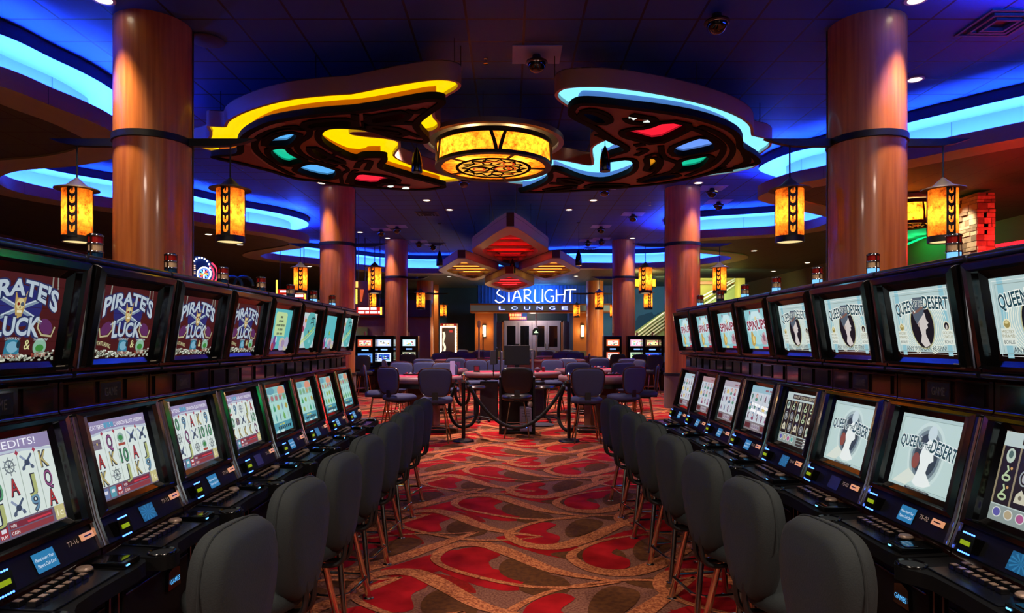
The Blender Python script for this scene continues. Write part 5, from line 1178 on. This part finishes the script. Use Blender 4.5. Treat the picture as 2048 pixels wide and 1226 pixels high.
t = thing('light_pole', 'thin black pole beside the white light pole', 'light pole', (pos(966, 24), 24, 0)); MB().tube([(0,0,0),(0,0,1.8)], .018, black, 8).build('pole', t); MB().lathe([(.2,0),(.2,.03),(.03,.05)], 20, black).build('base', t)
t = thing('pole_sign', 'small round topped sign glowing green on a slim pole before the lounge', 'sign', (pos(1072, 26), 26, 0)); MB().tube([(0,0,0),(0,0,2.6)], .02, mat('white_pole'), 8).build('pole', t); MB().lathe([(.2,0),(.2,.03),(.03,.05)], 20, black).build('base', t)
m = MB(); o = [(.14*cos(pi*k/12), .14*sin(pi*k/12)) for k in range(13)]+[(-.14,-.14),(.14,-.14)]; m.prism(o, -.03, .03, mat('green_frame', '20402c', .4), mapf=lambda x, y, z: (x, z-.03, 1.92+y)); m.prism([(x*.85, y*.85) for x, y in o], -.034, -.03, em('0c1810', 1), mapf=lambda x, y, z: (x, z-.03, 1.92+y))
m.prism([(-.09,-.06),(.09,-.06),(0,.06)], -.037, -.034, em('d8f0c8', 1.2), mapf=lambda x, y, z: (x, z-.03, 1.92+y)); m.ribbon([(x*.93, y*.93) for x, y in o], .012, 0, .001, None) if 0 else None; m.build('sign_face', t)
# ================================================================== LOUNGE FRONT
def W3(px, py, Y): v = at(px, py, Y); return v.x, v.z
def bxp(m, x0, y0, x1, y1, Y, th, mtl):
    a = at(x0, y0, Y); b = at(x1, y1, Y); m.box(((a.x+b.x)/2, Y+th/2, (a.z+b.z)/2), (abs(b.x-a.x), th, abs(a.z-b.z)), mtl); return m
FY = 34.0
t = thing('lounge_facade', 'blue lit lounge entrance facade with wood panels and ledge', 'facade', (0, 0, 0))
bluew = mat('blue_corrugated_wall', '1c4f9a', .6); m = bxp(MB(), 955, 556, 1245, 608, FY, .3, bluew)
for k in range(40):
    x = at(957+k*7, 560, FY-.03); m.tube([(x.x, FY-.01, at(0, 606, FY).z), (x.x, FY-.01, at(0, 557, FY).z)], .03, bluew, 6)
m.build('sign_wall', t)
m = MB(); a = at(940, 607, 33); b = at(1250, 625, 33); oak = mat('pale_oak', 'a8642c', .45)
m.box(((a.x+b.x)/2, 33.6, (a.z+b.z)/2), (b.x-a.x, 1.2, a.z-b.z), oak); m.build('ledge', t, bevel=.01)
m = MB(); bxp(m, 941, 610.5, 1249, 621.5, 32.97, .03, mat('brushed_ledge', '9ac0d0', .45, .1)); m.build('ledge_face', t)
m = MB(); bxp(m, 950, 625, 987, 702, FY, .3, oak); m.build('wood_panel', t); m = MB(); bxp(m, 1146, 625, 1182, 702, FY, .3, oak); m.build('wood_panel', t)
m = MB(); bxp(m, 987, 625, 1146, 720, FY+1.5, .1, mat('dark_green_wall', '0c1a12', .7)); bxp(m, 987, 625, 993, 720, FY, 1.5, mat('navy_wall', '0c2a5c', .6)); bxp(m, 1139, 625, 1146, 720, FY, 1.5, mat('navy_wall', '0c2a5c', .6)); m.build('recess', t)
m = MB(); bxp(m, 930, 702, 1250, 752, FY-.02, .3, mat('olive_low_wall', '5c5c48', .6)); m.build('low_wall', t)
# star letters: hand drawn strokes
t2 = thing('star_sign', 'glowing white STARLIGHT lettering on the blue wall', 'sign')
def L3(px, py): v = at(px, py, 33.4); return (v.x, 33.4, v.z)
glow = em('f4f8ff', 1.6)
def strokeL(name, segs):
    m = MB()
    for pts, w in segs:
        P = [L3(x, y) for x, y in pts]; P = spline(P, 4) if len(P) > 2 else P; n = len(P); ww = [w[0]+(w[-1]-w[0])*i/(n-1) for i in range(n)]
        m.tube(P, [q*.0125 for q in ww], glow, 8)
    m.build(name, t2)
strokeL('letter', [([(1009,580),(1003,578),(996,582),(995,588),(1003,593),(1009,598),(1005,603),(997,605),(990,600)], (2.2, 2.6))])
strokeL('letter', [([(1004,581),(1014,580),(1026,580)], (1.8, 1.8)), ([(1018,581),(1018,604)], (1.8, 3.4))])
strokeL('letter', [([(1025,604),(1034,580),(1043,604)], (3, 3)), ([(1030,595),(1040,594)], (1.4, 1.4))])
strokeL('letter', [([(1049,580),(1049,604)], (2, 3.2)), ([(1047,580),(1056,579),(1061,583),(1058,590),(1050,592),(1058,599),(1064,604)], (2, 2.8))])
strokeL('letter', [([(1070,579),(1070,603),(1080,604)], (2.2, 2.6))])
strokeL('letter', [([(1085,578),(1085,604)], (2.2, 3.2))])
strokeL('letter', [([(1106,581),(1099,579),(1092,584),(1090,592),(1093,600),(1100,604),(1106,602),(1107,593),(1101,593)], (2.2, 2.6))])
strokeL('letter', [([(1113,579),(1113,604)], (2.2, 3.2)), ([(1130,579),(1128,604)], (2.2, 3.2)), ([(1113,590),(1129,589)], (1.5, 1.5))])
strokeL('letter', [([(1131,580),(1142,579),(1152,579)], (1.8, 2.2)), ([(1141,580),(1140,604)], (2, 3.4))])
light('AREA', 'sign_glow', (at(1070, 598, 33.2).x, 33.25, at(0, 604, 33.2).z), 220, (.08, .3, 1), t2, 2.2, rot=(R(100), 0, 0))
for k in range(4): light('POINT', 'sign_light', (at(1000+k*43, 0, 33).x, 33.2, at(0, 600, 33).z), 26, (.1, .35, 1), t2, .2)
m = MB(); t3 = thing('lounge_sign', 'blue lit LOUNGE lettering on the ledge under the star sign', 'sign')
for k, c in enumerate('LOUNGE'):
    tv, tf = text2d(c, 0, 0, .16, .30); x = at(1004+k*25.1, 0, 32.95); z = at(0, 619.5, 32.95).z; m = MB(); m.add([(x.x+u, 32.93, z+v) for u, v in tv], tf, em('d4e4ff', 1.8))
    tv2, tf2 = text2d(c, 0, -.01, .18, .33, off=.03); m.add([(x.x+u, 32.945, z+v) for u, v in tv2], tf2, em('1838d0', 1.0)); m.build('letter', t3)
t = thing('led_sign', 'red glowing two line LED message sign above the lounge doors', 'sign'); m = bxp(MB(), 1016, 625, 1054, 641, FY-.05, .06, black); m.build('housing', t)
for i, (s, x0, x1, y) in enumerate((([5], 1019, 1043, 632.5), ([8], 1020, 1052, 638.8))):
    a = at(x0, y, FY-.08); b = at(x1, y, FY-.08); m = MB()
    for u0, u1 in barspan(s, (a.x+b.x)/2, b.x-a.x): m.add([(u0, FY-.075, a.z), (u1, FY-.075, a.z), (u1, FY-.075, a.z+.125), (u0, FY-.075, a.z+.125)], [(0,1,2,3)], em('ffb868', 1.6))
    m.add([(a.x-.04, FY-.062, a.z-.03),(b.x+.04, FY-.062, a.z-.03),(b.x+.04, FY-.062, a.z+.15),(a.x-.04, FY-.062, a.z+.15)], [(0,1,2,3)], em('c80804', 1)); m.build('message_line', t)
light('POINT', 'led_glow', (at(1035, 634, 33.6).x, 33.7, at(0, 634, 33.6).z), 8, (1, .05, .02), t, .1)
# doors
doorw = mat('cream_door', '9a8a7c', .45); blk = mat('night_glass', '040506', .04, coat=1)
for i, (a, b, g0, g1) in enumerate([(1008,1036,1014,1031),(1036,1064,1041,1058),(1064,1094,1075,1089),(1094,1121,1098,1115)]):
    d = thing('door_%d' % (i+1), None, None); d['kind'] = 'structure'
    m = MB(); A = at(a, 645, FY+1.2); B_ = at(b, 718, FY+1.2); C_ = at(g0, 652, FY+1.2); D_ = at(g1, 694, FY+1.2)
    m.prism([[(A.x+.01,B_.z),(B_.x-.01,B_.z),(B_.x-.01,A.z),(A.x+.01,A.z)], [(C_.x,D_.z),(D_.x,D_.z),(D_.x,C_.z),(C_.x,C_.z)]], 0, .06, doorw, mapf=lambda x, y, z: (x, FY+1.2+z, y)); m.build('door_frame', d)
    m = MB(); m.box(((C_.x+D_.x)/2, FY+1.24, (C_.z+D_.z)/2), (D_.x-C_.x, .01, C_.z-D_.z), blk); m.build('glass', d)
    m = MB(); x = (b if i % 2 == 0 else a); h = at(x+(-3 if i % 2 == 0 else 3), 693, FY+1.15); m.tube([(h.x, FY+1.15, h.z-.15), (h.x, FY+1.15, h.z+.15)], .015, chrome, 8); m.build('handle', d)
light('POINT', 'recess_fill', (at(1065, 0, 34.6).x, FY+.5, 3.0), 95, (1, .8, .6), t, .2)  # added fill without a fixture, warms the doors
m = MB(); bxp(m, 1003, 641, 1126, 645, FY+1.2, .1, doorw); bxp(m, 1003, 641, 1007, 720, FY+1.2, .1, oak); bxp(m, 1122, 641, 1127, 720, FY+1.2, .1, oak); struct(m.build('trim_3'))
for px, s in ((998, 'left'), (1132, 'right')):
    m = MB(); P = []
    for k in range(41): x = at(px-6+12*k/40, 0, FY+.3).x; P.append((x, FY+.3+.05*sin(k*1.7)))
    z0, z1 = at(0, 712, FY).z, at(0, 643, FY).z; m.strip(path3(P, z0), path3(P, z1), mat('grey_curtain', '8a7c78', .8)); tag(m.build('curtain'), 'grey drape hanging on the %s of the lounge doors' % s, 'curtain')
for px, s in ((968.5, 'left'), (1165, 'right')):
    a = at(px, 662, FY-.1); t = thing('wall_sconce', 'tall glowing white wall sconce on the %s wood panel' % s, 'wall lamp', (a.x, FY-.1, a.z), group='sconces by the lounge')
    MB().box((0, 0, 0), (.17, .12, .58), em('fff0b8', 2.2)).build('shade', t, bevel=.03); MB().box((0, .06, 0), (.19, .03, .66), dkmetal).build('backplate', t); light('POINT', 'sconce_light', (0, -.25, 0), 30, (1, .62, .22), t, .15)
# ================================================================== BACKGROUND, LEFT
m = bxp(MB(), 858, 573, 956, 760, 35.5, .2, mat('navy_blue_wall', '155078', .7, noise=.15, nscale=.5)); struct(m.build('wall_back'))
m = bxp(MB(), 860, 545, 958, 573, 36.6, .2, mat('olive_green_wall', '5a6038', .7)); struct(m.build('wall_back'))
t = thing('stair_railing', 'pale metal railing on the upper level left of the star sign', 'railing', (0,0,0))
for k in range(12): a = at(900+k*2, 561+k*1.1, 36.2); m = MB(); m.tube([(a.x, 36.2, a.z-.25), (a.x, 36.2, a.z+.1)], .012, mat('pale_rail', 'a0b0a0', .4), 5); m.build('baluster', t)
a, b = at(899, 559, 36.2), at(925, 573, 36.2); m = MB(); m.tube([tuple(a), tuple(b)], .02, mat('pale_rail'), 6); m.build('handrail', t)
m = bxp(MB(), 868, 540, 876, 735, 33.5, .4, oak); tag(m.build('wood_post'), 'flat oak post at the corner of the navy wall', 'post')
# lit doorway
t = thing('lit_doorway', 'doorway framed with white bulbs left of the lounge', 'doorway')
m = MB(); A = at(880, 647, 32); Bq = at(915, 735, 32); C_ = at(884, 656, 32); D_ = at(909, 735, 32)
m.prism([[(A.x,0),(Bq.x,0),(Bq.x,A.z),(A.x,A.z)], [(C_.x,0.0),(D_.x,0.0),(D_.x,C_.z),(C_.x,C_.z)]], 0, .3, mat('tan_frame', 'a87848', .5), mapf=lambda x, y, z: (x, 32+z, y)); m.build('frame', t)
m = bxp(MB(), 884, 656, 909, 735, 32.5, .05, mat('brown_mural', '4a342c', .5)); bxp(m, 898, 660, 905, 665, 32.4, .05, em('c81808', 1)); P = [(887,664),(889,672),(886,684),(890,694),(888,704)]; m.tube([tuple(at(x, y, 32.4)) for x, y in spline([(p[0], p[1]) for p in P], 4)], .05, em('fff0d0', 1.2), 6); m.build('interior', t)
for k in range(26):
    for x in (882, 911.5):
        a = at(x, 654+k*3.1, 31.95); m = MB(); m.sphere(tuple(a), .045, em('fff4d8', 3), 6); m.build('bulb', t)
for k in range(9): a = at(884+k*3.2, 653.5, 31.95); m = MB(); m.sphere(tuple(a), .04, em('fff4d8', 3), 6); m.build('bulb', t)
m = bxp(MB(), 882, 647, 912, 652, 31.95, .05, em('a01008', 1)); a = at(897, 651.4, 31.9); [m.add([(u0, 31.93, a.z), (u1, 31.93, a.z), (u1, 31.93, a.z+.075), (u0, 31.93, a.z+.075)], [(0,1,2,3)], em('ffc080', 1.4)) for u0, u1 in barspan([3, 3, 6], a.x, .5)]; m.build('sign_board', t)
light('POINT', 'doorway_light', (at(897, 0, 31).x, 31.2, 2.0), 20, (1, .8, .6), t, .3)
t = thing('keno_sign', 'white glowing KENO sign with arrow between the left columns', 'sign'); m = bxp(MB(), 810, 644, 832, 660, 30, .08, black); m.build('board', t); a = at(814, 644, 30.04); m = MB(); m.tube([tuple(a), (a.x, a.y, 4.35)], .02, black, 6); m.build('hanger_rod', t)
a = at(819, 653, 29.9); m = MB(); m.add([(at(x, 0, 29.97).x, 29.97, at(0, y, 29.97).z) for x, y in ((812,647),(828,647),(831.5,651),(828,655),(812,655))], [(0,1,2,3,4)], em('f4f4f0', 1.4)); tv, tf = text2d('KENO', a.x, 0, .11, .3); m.add([(u, 29.95, a.z-.0+v) for u, v in tv], tf, em('302820', 1)); m.build('arrow_face', t)
# red hanging signs
def hang(t, px, py, Y, ztop=ZC): a = at(px, py, Y); m = MB(); m.tube([tuple(a), (a.x, a.y, ztop)], .015, black, 6); m.build('hanger_rod', t)
def redsign(x0, y0, x1, y1, Y, lines, label):
    t = thing('hanging_sign', label, 'sign'); m = bxp(MB(), x0-1, y0-1, x1+1, y1+1, Y+.02, .15, mat('sign_case', '3a0c08', .5)); m.build('case', t); hang(t, x0+4, y0, Y+.1); hang(t, x1-4, y0, Y+.1)
    m = bxp(MB(), x0, y0, x1, y1, Y, .02, em('c8200c', 1)); a = at(x0, 0, Y); b = at(x1, 0, Y)
    for s, y in lines:
        z = at(0, y, Y).z
        for u0, u1 in barspan(s[0], a.x+(b.x-a.x)*(.07+s[1]/2), (b.x-a.x)*s[1]): m.add([(u0, Y-.01, z), (u1, Y-.01, z), (u1, Y-.01, z+.075), (u0, Y-.01, z+.075)], [(0,1,2,3)], em('ffffff', 1.6))
    m.build('face', t)
    for k in range(6): a = at(x1-2, y0+2+k*(y1-y0-3)/5, Y-.03); m = MB(); m.sphere(tuple(a), .035, em('ffb040', 2.5), 6); m.build('bulb', t)
redsign(713, 614, 764, 629, 22, [(([9, 5], .72), 619.8), (([7, 4, 8, 3], .88), 627)], 'red hanging sign with two white text lines beside the second left column')
redsign(556, 579, 612, 598, 22, [(([7, 8], .84), 594), (([5, 6], .6), 585)], 'red hanging sign behind the left lantern above the slot tops')
t = thing('marquee_sign', 'orange marquee sign with bulbs beside the second left column', 'sign'); m = bxp(MB(), 706, 562, 737, 612, 23, .1, mat('marquee_brown', '5a2c10', .5)); m.build('board', t); hang(t, 712, 562, 23.05); hang(t, 730, 562, 23.05)
m = MB(); m.add([(at(x, 0, 22.95).x, 22.95, at(0, y, 22.95).z) for x, y in ((720,579),(728,579),(724,603),(721,603))], [(0,1,2,3)], em('d85818', 1)); m.build('wedge', t)
for k in range(9):
    a = at(712.5, 580+k*3.2, 22.9); m = MB(); m.sphere(tuple(a), .04, em('ffc840', 3), 6); m.build('bulb', t)
for k in range(5): m = bxp(MB(), 709+k*1.4, 563, 710.2+k*1.4, 575, 22.9, .02, em('ffb050', 2)); m.build('tube', t)
t = thing('bulb_strip', 'vertical strip of yellow bulbs above the left slot tops', 'sign light')
for k in range(11): a = at(553.5, 562+k*2.6, 20); m = MB(); m.sphere(tuple(a), .03, em('ffc840', 3), 6); m.build('bulb', t)
m = MB(); m.tube([tuple(at(553.5, 560, 20.05)), tuple(at(553.5, 590, 20.05))], .03, black, 6); m.build('backing', t); a = at(553.5, 588, 20.05); m = MB(); m.tube([tuple(a), (a.x, a.y, 0)], .03, black, 6); m.build('stand', t)
# neon wheel sign
t = thing('neon_wheel_sign', 'colourful neon wheel sign with red arc above the left machines', 'sign'); Yn = 13.0
m = MB(); c_ = at(395, 545, Yn)
m.prism([(x, y) for x, y in smooth([(-.13,-.35),(-.13,.3),(.0,.34),(.18,.25),(.28,.08),(.3,-.35)], 2, True)], 0, .12, mat('blue_sign_case', '143a80', .4), mapf=lambda x, y, z: (c_.x+x, Yn+z+.03, c_.z+y)); m.build('case', t)
m = MB(); cw = at(408, 548, Yn-.05); 
for r_, c in ((.13, 'f0e8d8'), (.10, '5070d0')): m.tube([(cw.x+r_*cos(2*pi*k/24), Yn-.05, cw.z+r_*sin(2*pi*k/24)) for k in range(24)], .014, em(c, 2), 6, closed=True)
for k in range(8): a = k*pi/4; m.tube([(cw.x, Yn-.05, cw.z), (cw.x+.09*cos(a), Yn-.05, cw.z+.09*sin(a))], .014, em(['ffd040', 'ff5040', 'f0f0f0', '60c0ff'][k % 4], 1.8), 5)
m.build('wheel', t); m = MB(); m.tube([(c_.x+.1, Yn+.1, c_.z-.3), (c_.x+.1, Yn+.1, 0)], .03, black, 6); m.build('stand', t)
for r_, c in ((.19, 'ff3050'), (.26, 'ff3050')): m = MB(); m.tube([(cw.x+r_*cos(-.95+k*.1), Yn-.05, cw.z+r_*sin(-.95+k*.1)) for k in range(20)], .014, em(c, 2.4), 6); m.build('neon_arc', t)
a = at(386, 545, Yn); m = MB()
for k, q in enumerate('EFE'): tv, tf = text2d(q, 0, 0, .085, .08, off=.03); m.add([(a.x+u, Yn+.02, a.z-.19+.125*k+v) for u, v in tv], tf, em('ffc8a0', 1.8))
m.build('lettering', t)
for k in range(12): a = pi*k/11-.3; m = MB(); m.sphere((c_.x+.05+.2*cos(a), Yn+.01, c_.z+.02+.27*sin(a)), .018, em('ffffff', 4), 6); m.build('bulb', t)
t = thing('arched_machine_top', 'dark arched machine top with blue rim behind the left row', 'slot machine')
for s in (0, 1): m = MB(); a = at(465+s*22, 572, 12); m.tube([(a.x+.17*cos(pi*k/10), 12, a.z+.17*sin(pi*k/10)) for k in range(11)], .03, mat('teal_rim', '18505c', .3, .3), 8); m.build('arch', t)
m = MB(); a = at(476, 600, 12.1); m.box((a.x, 12.2, a.z/2), (.5, .2, a.z), black); m.build('body', t)
# far slot banks
def far_slot(px, Y, kind, label, rz=0, cols=('e8e0d0', 'c85030', '60a0ff', '204890')):
    t = thing('slot_machine', label, 'slot machine', (pos(px, Y), Y, 0), rz, 'slot machines far back')
    m = MB(); m.prism([(0,0),(.0,.5),(-.12,.62),(-.10,.72),(.02,.78),(.04,1.72),(.4,1.72),(.4,0)], -.30, .30, gl, mapf=lambda x, y, z: (z, x, y)); m.build('cabinet', t, bevel=.01)
    for z0, z1, bg, c, nme in ((1.36, 1.62, cols[0], cols[1], 'upper_display'), (.88, 1.20, cols[3], cols[2], 'lower_display')):
        rr = random.Random(px+int(z0*10)); a = Art(10, 6); a.rect(.5, .5, 9.5, 5.5, c, 1)
        a.rect(1.4, 1.2, 8.6, 4.8, bg, 2)
        for k in range(16): a.ell(rr.uniform(2, 8), rr.uniform(1.6, 4.4), rr.uniform(.3, .8), rr.uniform(.2, .5), rr.choice([c, 'ffffff', 'f0d060', '50c0a0', '302020', 'e06080']), 3+k*.05, 8)
        m = MB(); a.put(m, lambda u, v, d, z0=z0, z1=z1: (-.24+.48*u/10, .0+.02-d-.012, z0+(z1-z0)*v/6), 1.25, '101010'); m.build(nme, t)
    m = MB(); m.box((0, .012, 1.28), (.2, .02, .04), em('80b0ff', 1.6)); m.build('logo_light', t)
    m = MB(); m.lathe([(.03,1.72),(.03,1.83),(0,1.835)], 10, mat('white_lens')); m.build('signal_light', t)
far_slot(730, 20.0, 0, 'slot machine with orange and blue screens behind the left chairs'); far_slot(768, 21.0, 0, 'slot machine left of the third left column', cols=('f0f0f8', 'b8c8f0', 'd0e0f0', '3050c0')); far_slot(818, 22.5, 0, 'slot machine between the third and farthest left columns', cols=('f0f8ff', 'c0e0e8', 'b0b090', '304048'))
far_slot(1226, 22.5, 0, 'slot machine with orange screens left of the third right column', cols=('f8f0d8', 'd86030', 'e05830', 'f0e8e0')); far_slot(1274, 22, 0, 'slot machine just right of the third right column', cols=('f8e8f0', 'f0b0c8', 'c8e0c0', '387048')); far_slot(1305, 21.2, 0, 'slot machine with bright blue lower screen', cols=('f0e8a0', '503020', '4070ff', '1838c8')); far_slot(1342, 20.8, 0, 'dark slot machine beside the second right column', cols=('202428', '101418', '203868', '0c1428'))
far_slot(690, 20.3, 0, 'slot machine behind the second left column')
dk = make_chair(mat('black_fabric', '0c0c0e', .8), black); dk.location = (pos(727, 18.9), 18.9, 0); tag(dk, 'black chair before the orange and blue slot machine', 'chair', 'black chairs at far slots'); dT = tree(dk)
for px, Y, w in ((1230, 21, 'left of the third right column'), (1274, 20.6, 'right of the third right column'), (1303, 19.6, 'before the bright blue slot screen'), (815, 21.2, 'before the slot between left columns')): dup(dT, (pos(px, Y), Y, 0), .2, 'black chair '+w, 'black chairs at far slots')
# left background walls between columns
m = bxp(MB(), 690, 632, 860, 760, 26.5, .2, mat('tan_far_wall', '6a4a30', .7)); struct(m.build('wall_left'))
m = bxp(MB(), 700, 655, 735, 676, 26.4, .08, mat('olive_glass', '5a6844', .2)); struct(m.build('window_1'))
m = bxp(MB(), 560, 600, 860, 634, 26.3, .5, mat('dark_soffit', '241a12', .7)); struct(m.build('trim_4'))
# ================================================================== BACKGROUND, RIGHT
dusk = em('35607c', .8)
m = MB(); A = at(1195, 560, 36.5); B_ = at(1345, 760, 36.5); 
# dusk sky past the window; glow on the trees stands for lit mist
m = bxp(MB(), 1200, 572, 1500, 760, 34.6, .2, mat('dusk_sky', '1c3c50', .7, emit=.55, nscale=.5, col2='2a5872')); struct(m.build('window_2'))
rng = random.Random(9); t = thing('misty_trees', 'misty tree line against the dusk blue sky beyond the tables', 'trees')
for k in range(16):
    m = MB(); x = 1272+k*4.2; top = 650-rng.uniform(0, 22)-(k*1.0); a = at(x, top, 34.5); m.add([(a.x-.5, 34.5-.01*k/16, 0), (a.x+.5, 34.5-.01*k/16, 0), (a.x+.42, 34.5-.01*k/16, a.z-.5), (a.x+.18, 34.5-.01*k/16, a.z), (a.x-.2, 34.5-.01*k/16, a.z-.1), (a.x-.45, 34.5-.01*k/16, a.z-.6)], [(0,1,2,3,4,5)], mat('mist_glow_tree', '122c3c', .8, emit=.5, ecol='1f4860')); m.build('tree', t)
t = thing('glass_canopy', 'sloping pale green canopy roof with white ribs rising to the right', 'canopy'); cgm = mat('canopy_green', '6a8458', .6, noise=.2, nscale=3)
P = [at(1262, 676, 31), at(1400, 578, 31), at(1400, 746, 31), at(1262, 746, 31)]; m = MB(); P[2].z = P[3].z = 0; m.add([tuple(p) for p in P]+[(p.x, p.y+1.5, p.z) for p in P], [(0,1,2,3),(4,7,6,5),(0,4,5,1),(1,5,6,2),(2,6,7,3),(3,7,4,0)], cgm); m.build('roof', t)
for k in range(5): a = at(1262+k*9, 676, 30.9); b = at(1400, 572+k*8, 30.9); m = MB(); m.tube([tuple(a), tuple(b)], .035, mat('white_rib', 'b8c4b0', .4), 6); m.build('rib', t)
# stair hall seen above the right machines
m = bxp(MB(), 1395, 556, 1490, 625, 27.5, .2, mat('lime_wall', 'a8a84c', .7)); struct(m.build('wall_right')); bxp2 = bxp(MB(), 1476, 556, 1490, 640, 26.6, .5, mat('lime_wall')); tag(bxp2.build('pillar'), 'square lime green pillar right of the stair', 'pillar')
m = bxp(MB(), 1398, 563, 1478, 568, 27.2, .2, oak); struct(m.build('trim_5'))
t = thing('staircase', 'pale green stair rising right behind the second right column', 'staircase'); sg_ = mat('stair_green', '74884c', .6, noise=.1, nscale=2); m = MB(); Q = [at(1398, 612, 27), at(1472, 566, 27), at(1476, 566, 27), at(1476, 625, 27), at(1398, 625, 27)]
m.add([tuple(q) for q in Q]+[(q.x, q.y+.4, q.z) for q in Q], [(0,1,2,3,4),(9,8,7,6,5)]+[(i, 5+i, 5+(i+1) % 5, (i+1) % 5) for i in range(5)], sg_); m.build('flight', t)
for dy in (-16, -9, 4): m = MB(); a = at(1398, 612+dy, 26.9); b = at(1470, 567+dy*.6, 26.9); m.tube([tuple(a), tuple(b)], .03, mat('white_rib'), 6); m.build('handrail', t)
light('AREA', 'canopy_fill', (at(1320, 0, 29).x, 28.8, 4.0), 70, (1, .95, .6), t, 1.2, rot=(R(50), 0, 0))  # added fill without a fixture, brightens the canopy
light('AREA', 'stair_light', (at(1440, 0, 25.5).x, 25.6, 3.6), 90, (1, .95, .6), t, 1.5, rot=(R(60), 0, 0))
# right rear: green and red lit corner with stone pillar
t = thing('stone_pillar', 'stacked stone pillar lit red on one side at the right', 'pillar', (8.85, 12.85, 0))
rs = [mat('stone_a', '94866c', .85, noise=.15, nscale=9), mat('stone_b', '6e604a', .85, noise=.15, nscale=9), mat('stone_c', 'a89878', .85, noise=.15, nscale=9)]
rng = random.Random(12); m = MB(); z = 1.6; HX, HY = .165, .435
while z < 4.3:
    h = rng.uniform(.05, .12); x = -HX
    while x < HX-.04: w = min(rng.uniform(.12, .24), HX-x+.01); d = rng.uniform(-.02, .02); m.box((x+w/2, -HY+.1+d, z+h/2), (w-.008, .2, h-.008), rng.choice(rs)); x += w
    y = -HY
    while y < HY-.05: w = min(rng.uniform(.14, .3), HY-y+.01); m.box((-HX+.1+rng.uniform(-.02, .02), y+w/2, z+h/2), (.2, w-.008, h-.008), rng.choice(rs)); m.box((HX-.1, y+w/2, z+h/2), (.2, w-.008, h-.008), rng.choice(rs)); y += w
    z += h
m.box((0, 0, 2.15), (HX*2-.06, HY*2-.06, 4.3), rs[1]); m.build('stonework', t)
light('AREA', 'red_wash', (.6, -1.1, 3.0), 70, (1, .02, .02), t, .4, rot=(R(80), 0, R(25)))
light('SPOT', 'stone_spot', (-.62, -.35, 4.3), 170, (1, .85, .6), t, .05, 70, .7, rot=tuple(Vector((.5, .45, -1.1)).to_track_quat('-Z', 'Y').to_euler()))
def lamp_bar(label, a, b, c, P):
    t = thing('neon_tube', label, 'neon light'); m = MB(); m.tube([a, b], .03, mat('neon_%s' % c, '000000', .4, emit=3, ecol={'green': (.0, .6, .12), 'red': (1, .01, .02)}[c]), 8); m.build('tube', t)
    for k in range(3): p = Vector(a).lerp(Vector(b), (k+.5)/3); light('POINT', 'neon_glow', (p.x-.3, p.y-.3, p.z), P, {'green': (.02, 1, .25), 'red': (1, .02, .02)}[c], t, .3)
lamp_bar('green neon tube along the far right wall', wp(1806, 492, 19.0), wp(1900, 452, 17.3), 'green', 34)
lamp_bar('red neon tube low on the right wall beyond the stone pillar', wp(1992, 492, 11.6), wp(2105, 474, 10.9), 'red', 14)
t = thing('red_lamp', 'red flood lamp hidden beyond the right edge', 'lamp', (XR-1.2, 8.2, 4.0)); MB().lathe([(.0,0),(.08,.02),(.06,.15),(0,.16)], 14, black).build('housing', t); light('SPOT', 'red_flood', (0, 0, -.1), 130, (1, .02, .02), t, .3, 100, .6, rot=(R(55), 0, R(-60)))
# added fill lamps behind the camera, lighting column fronts and stool backs
for x, y in ((-3.2, -1.5), (3.2, -1.5)):
    t = thing('fill_lamp', 'added square fill lamp in the ceiling behind the viewer', 'ceiling light', (x, y, ZC-.03), group='added fill lamps behind the viewer'); MB().box((0,0,0), (1.2,1.2,.04), em('ffe0c0', 2)).build('diffuser', t); light('AREA', 'fill_lamp_light', (0, 0, -.05), 330, (1, .80, .66), t, 1.2)
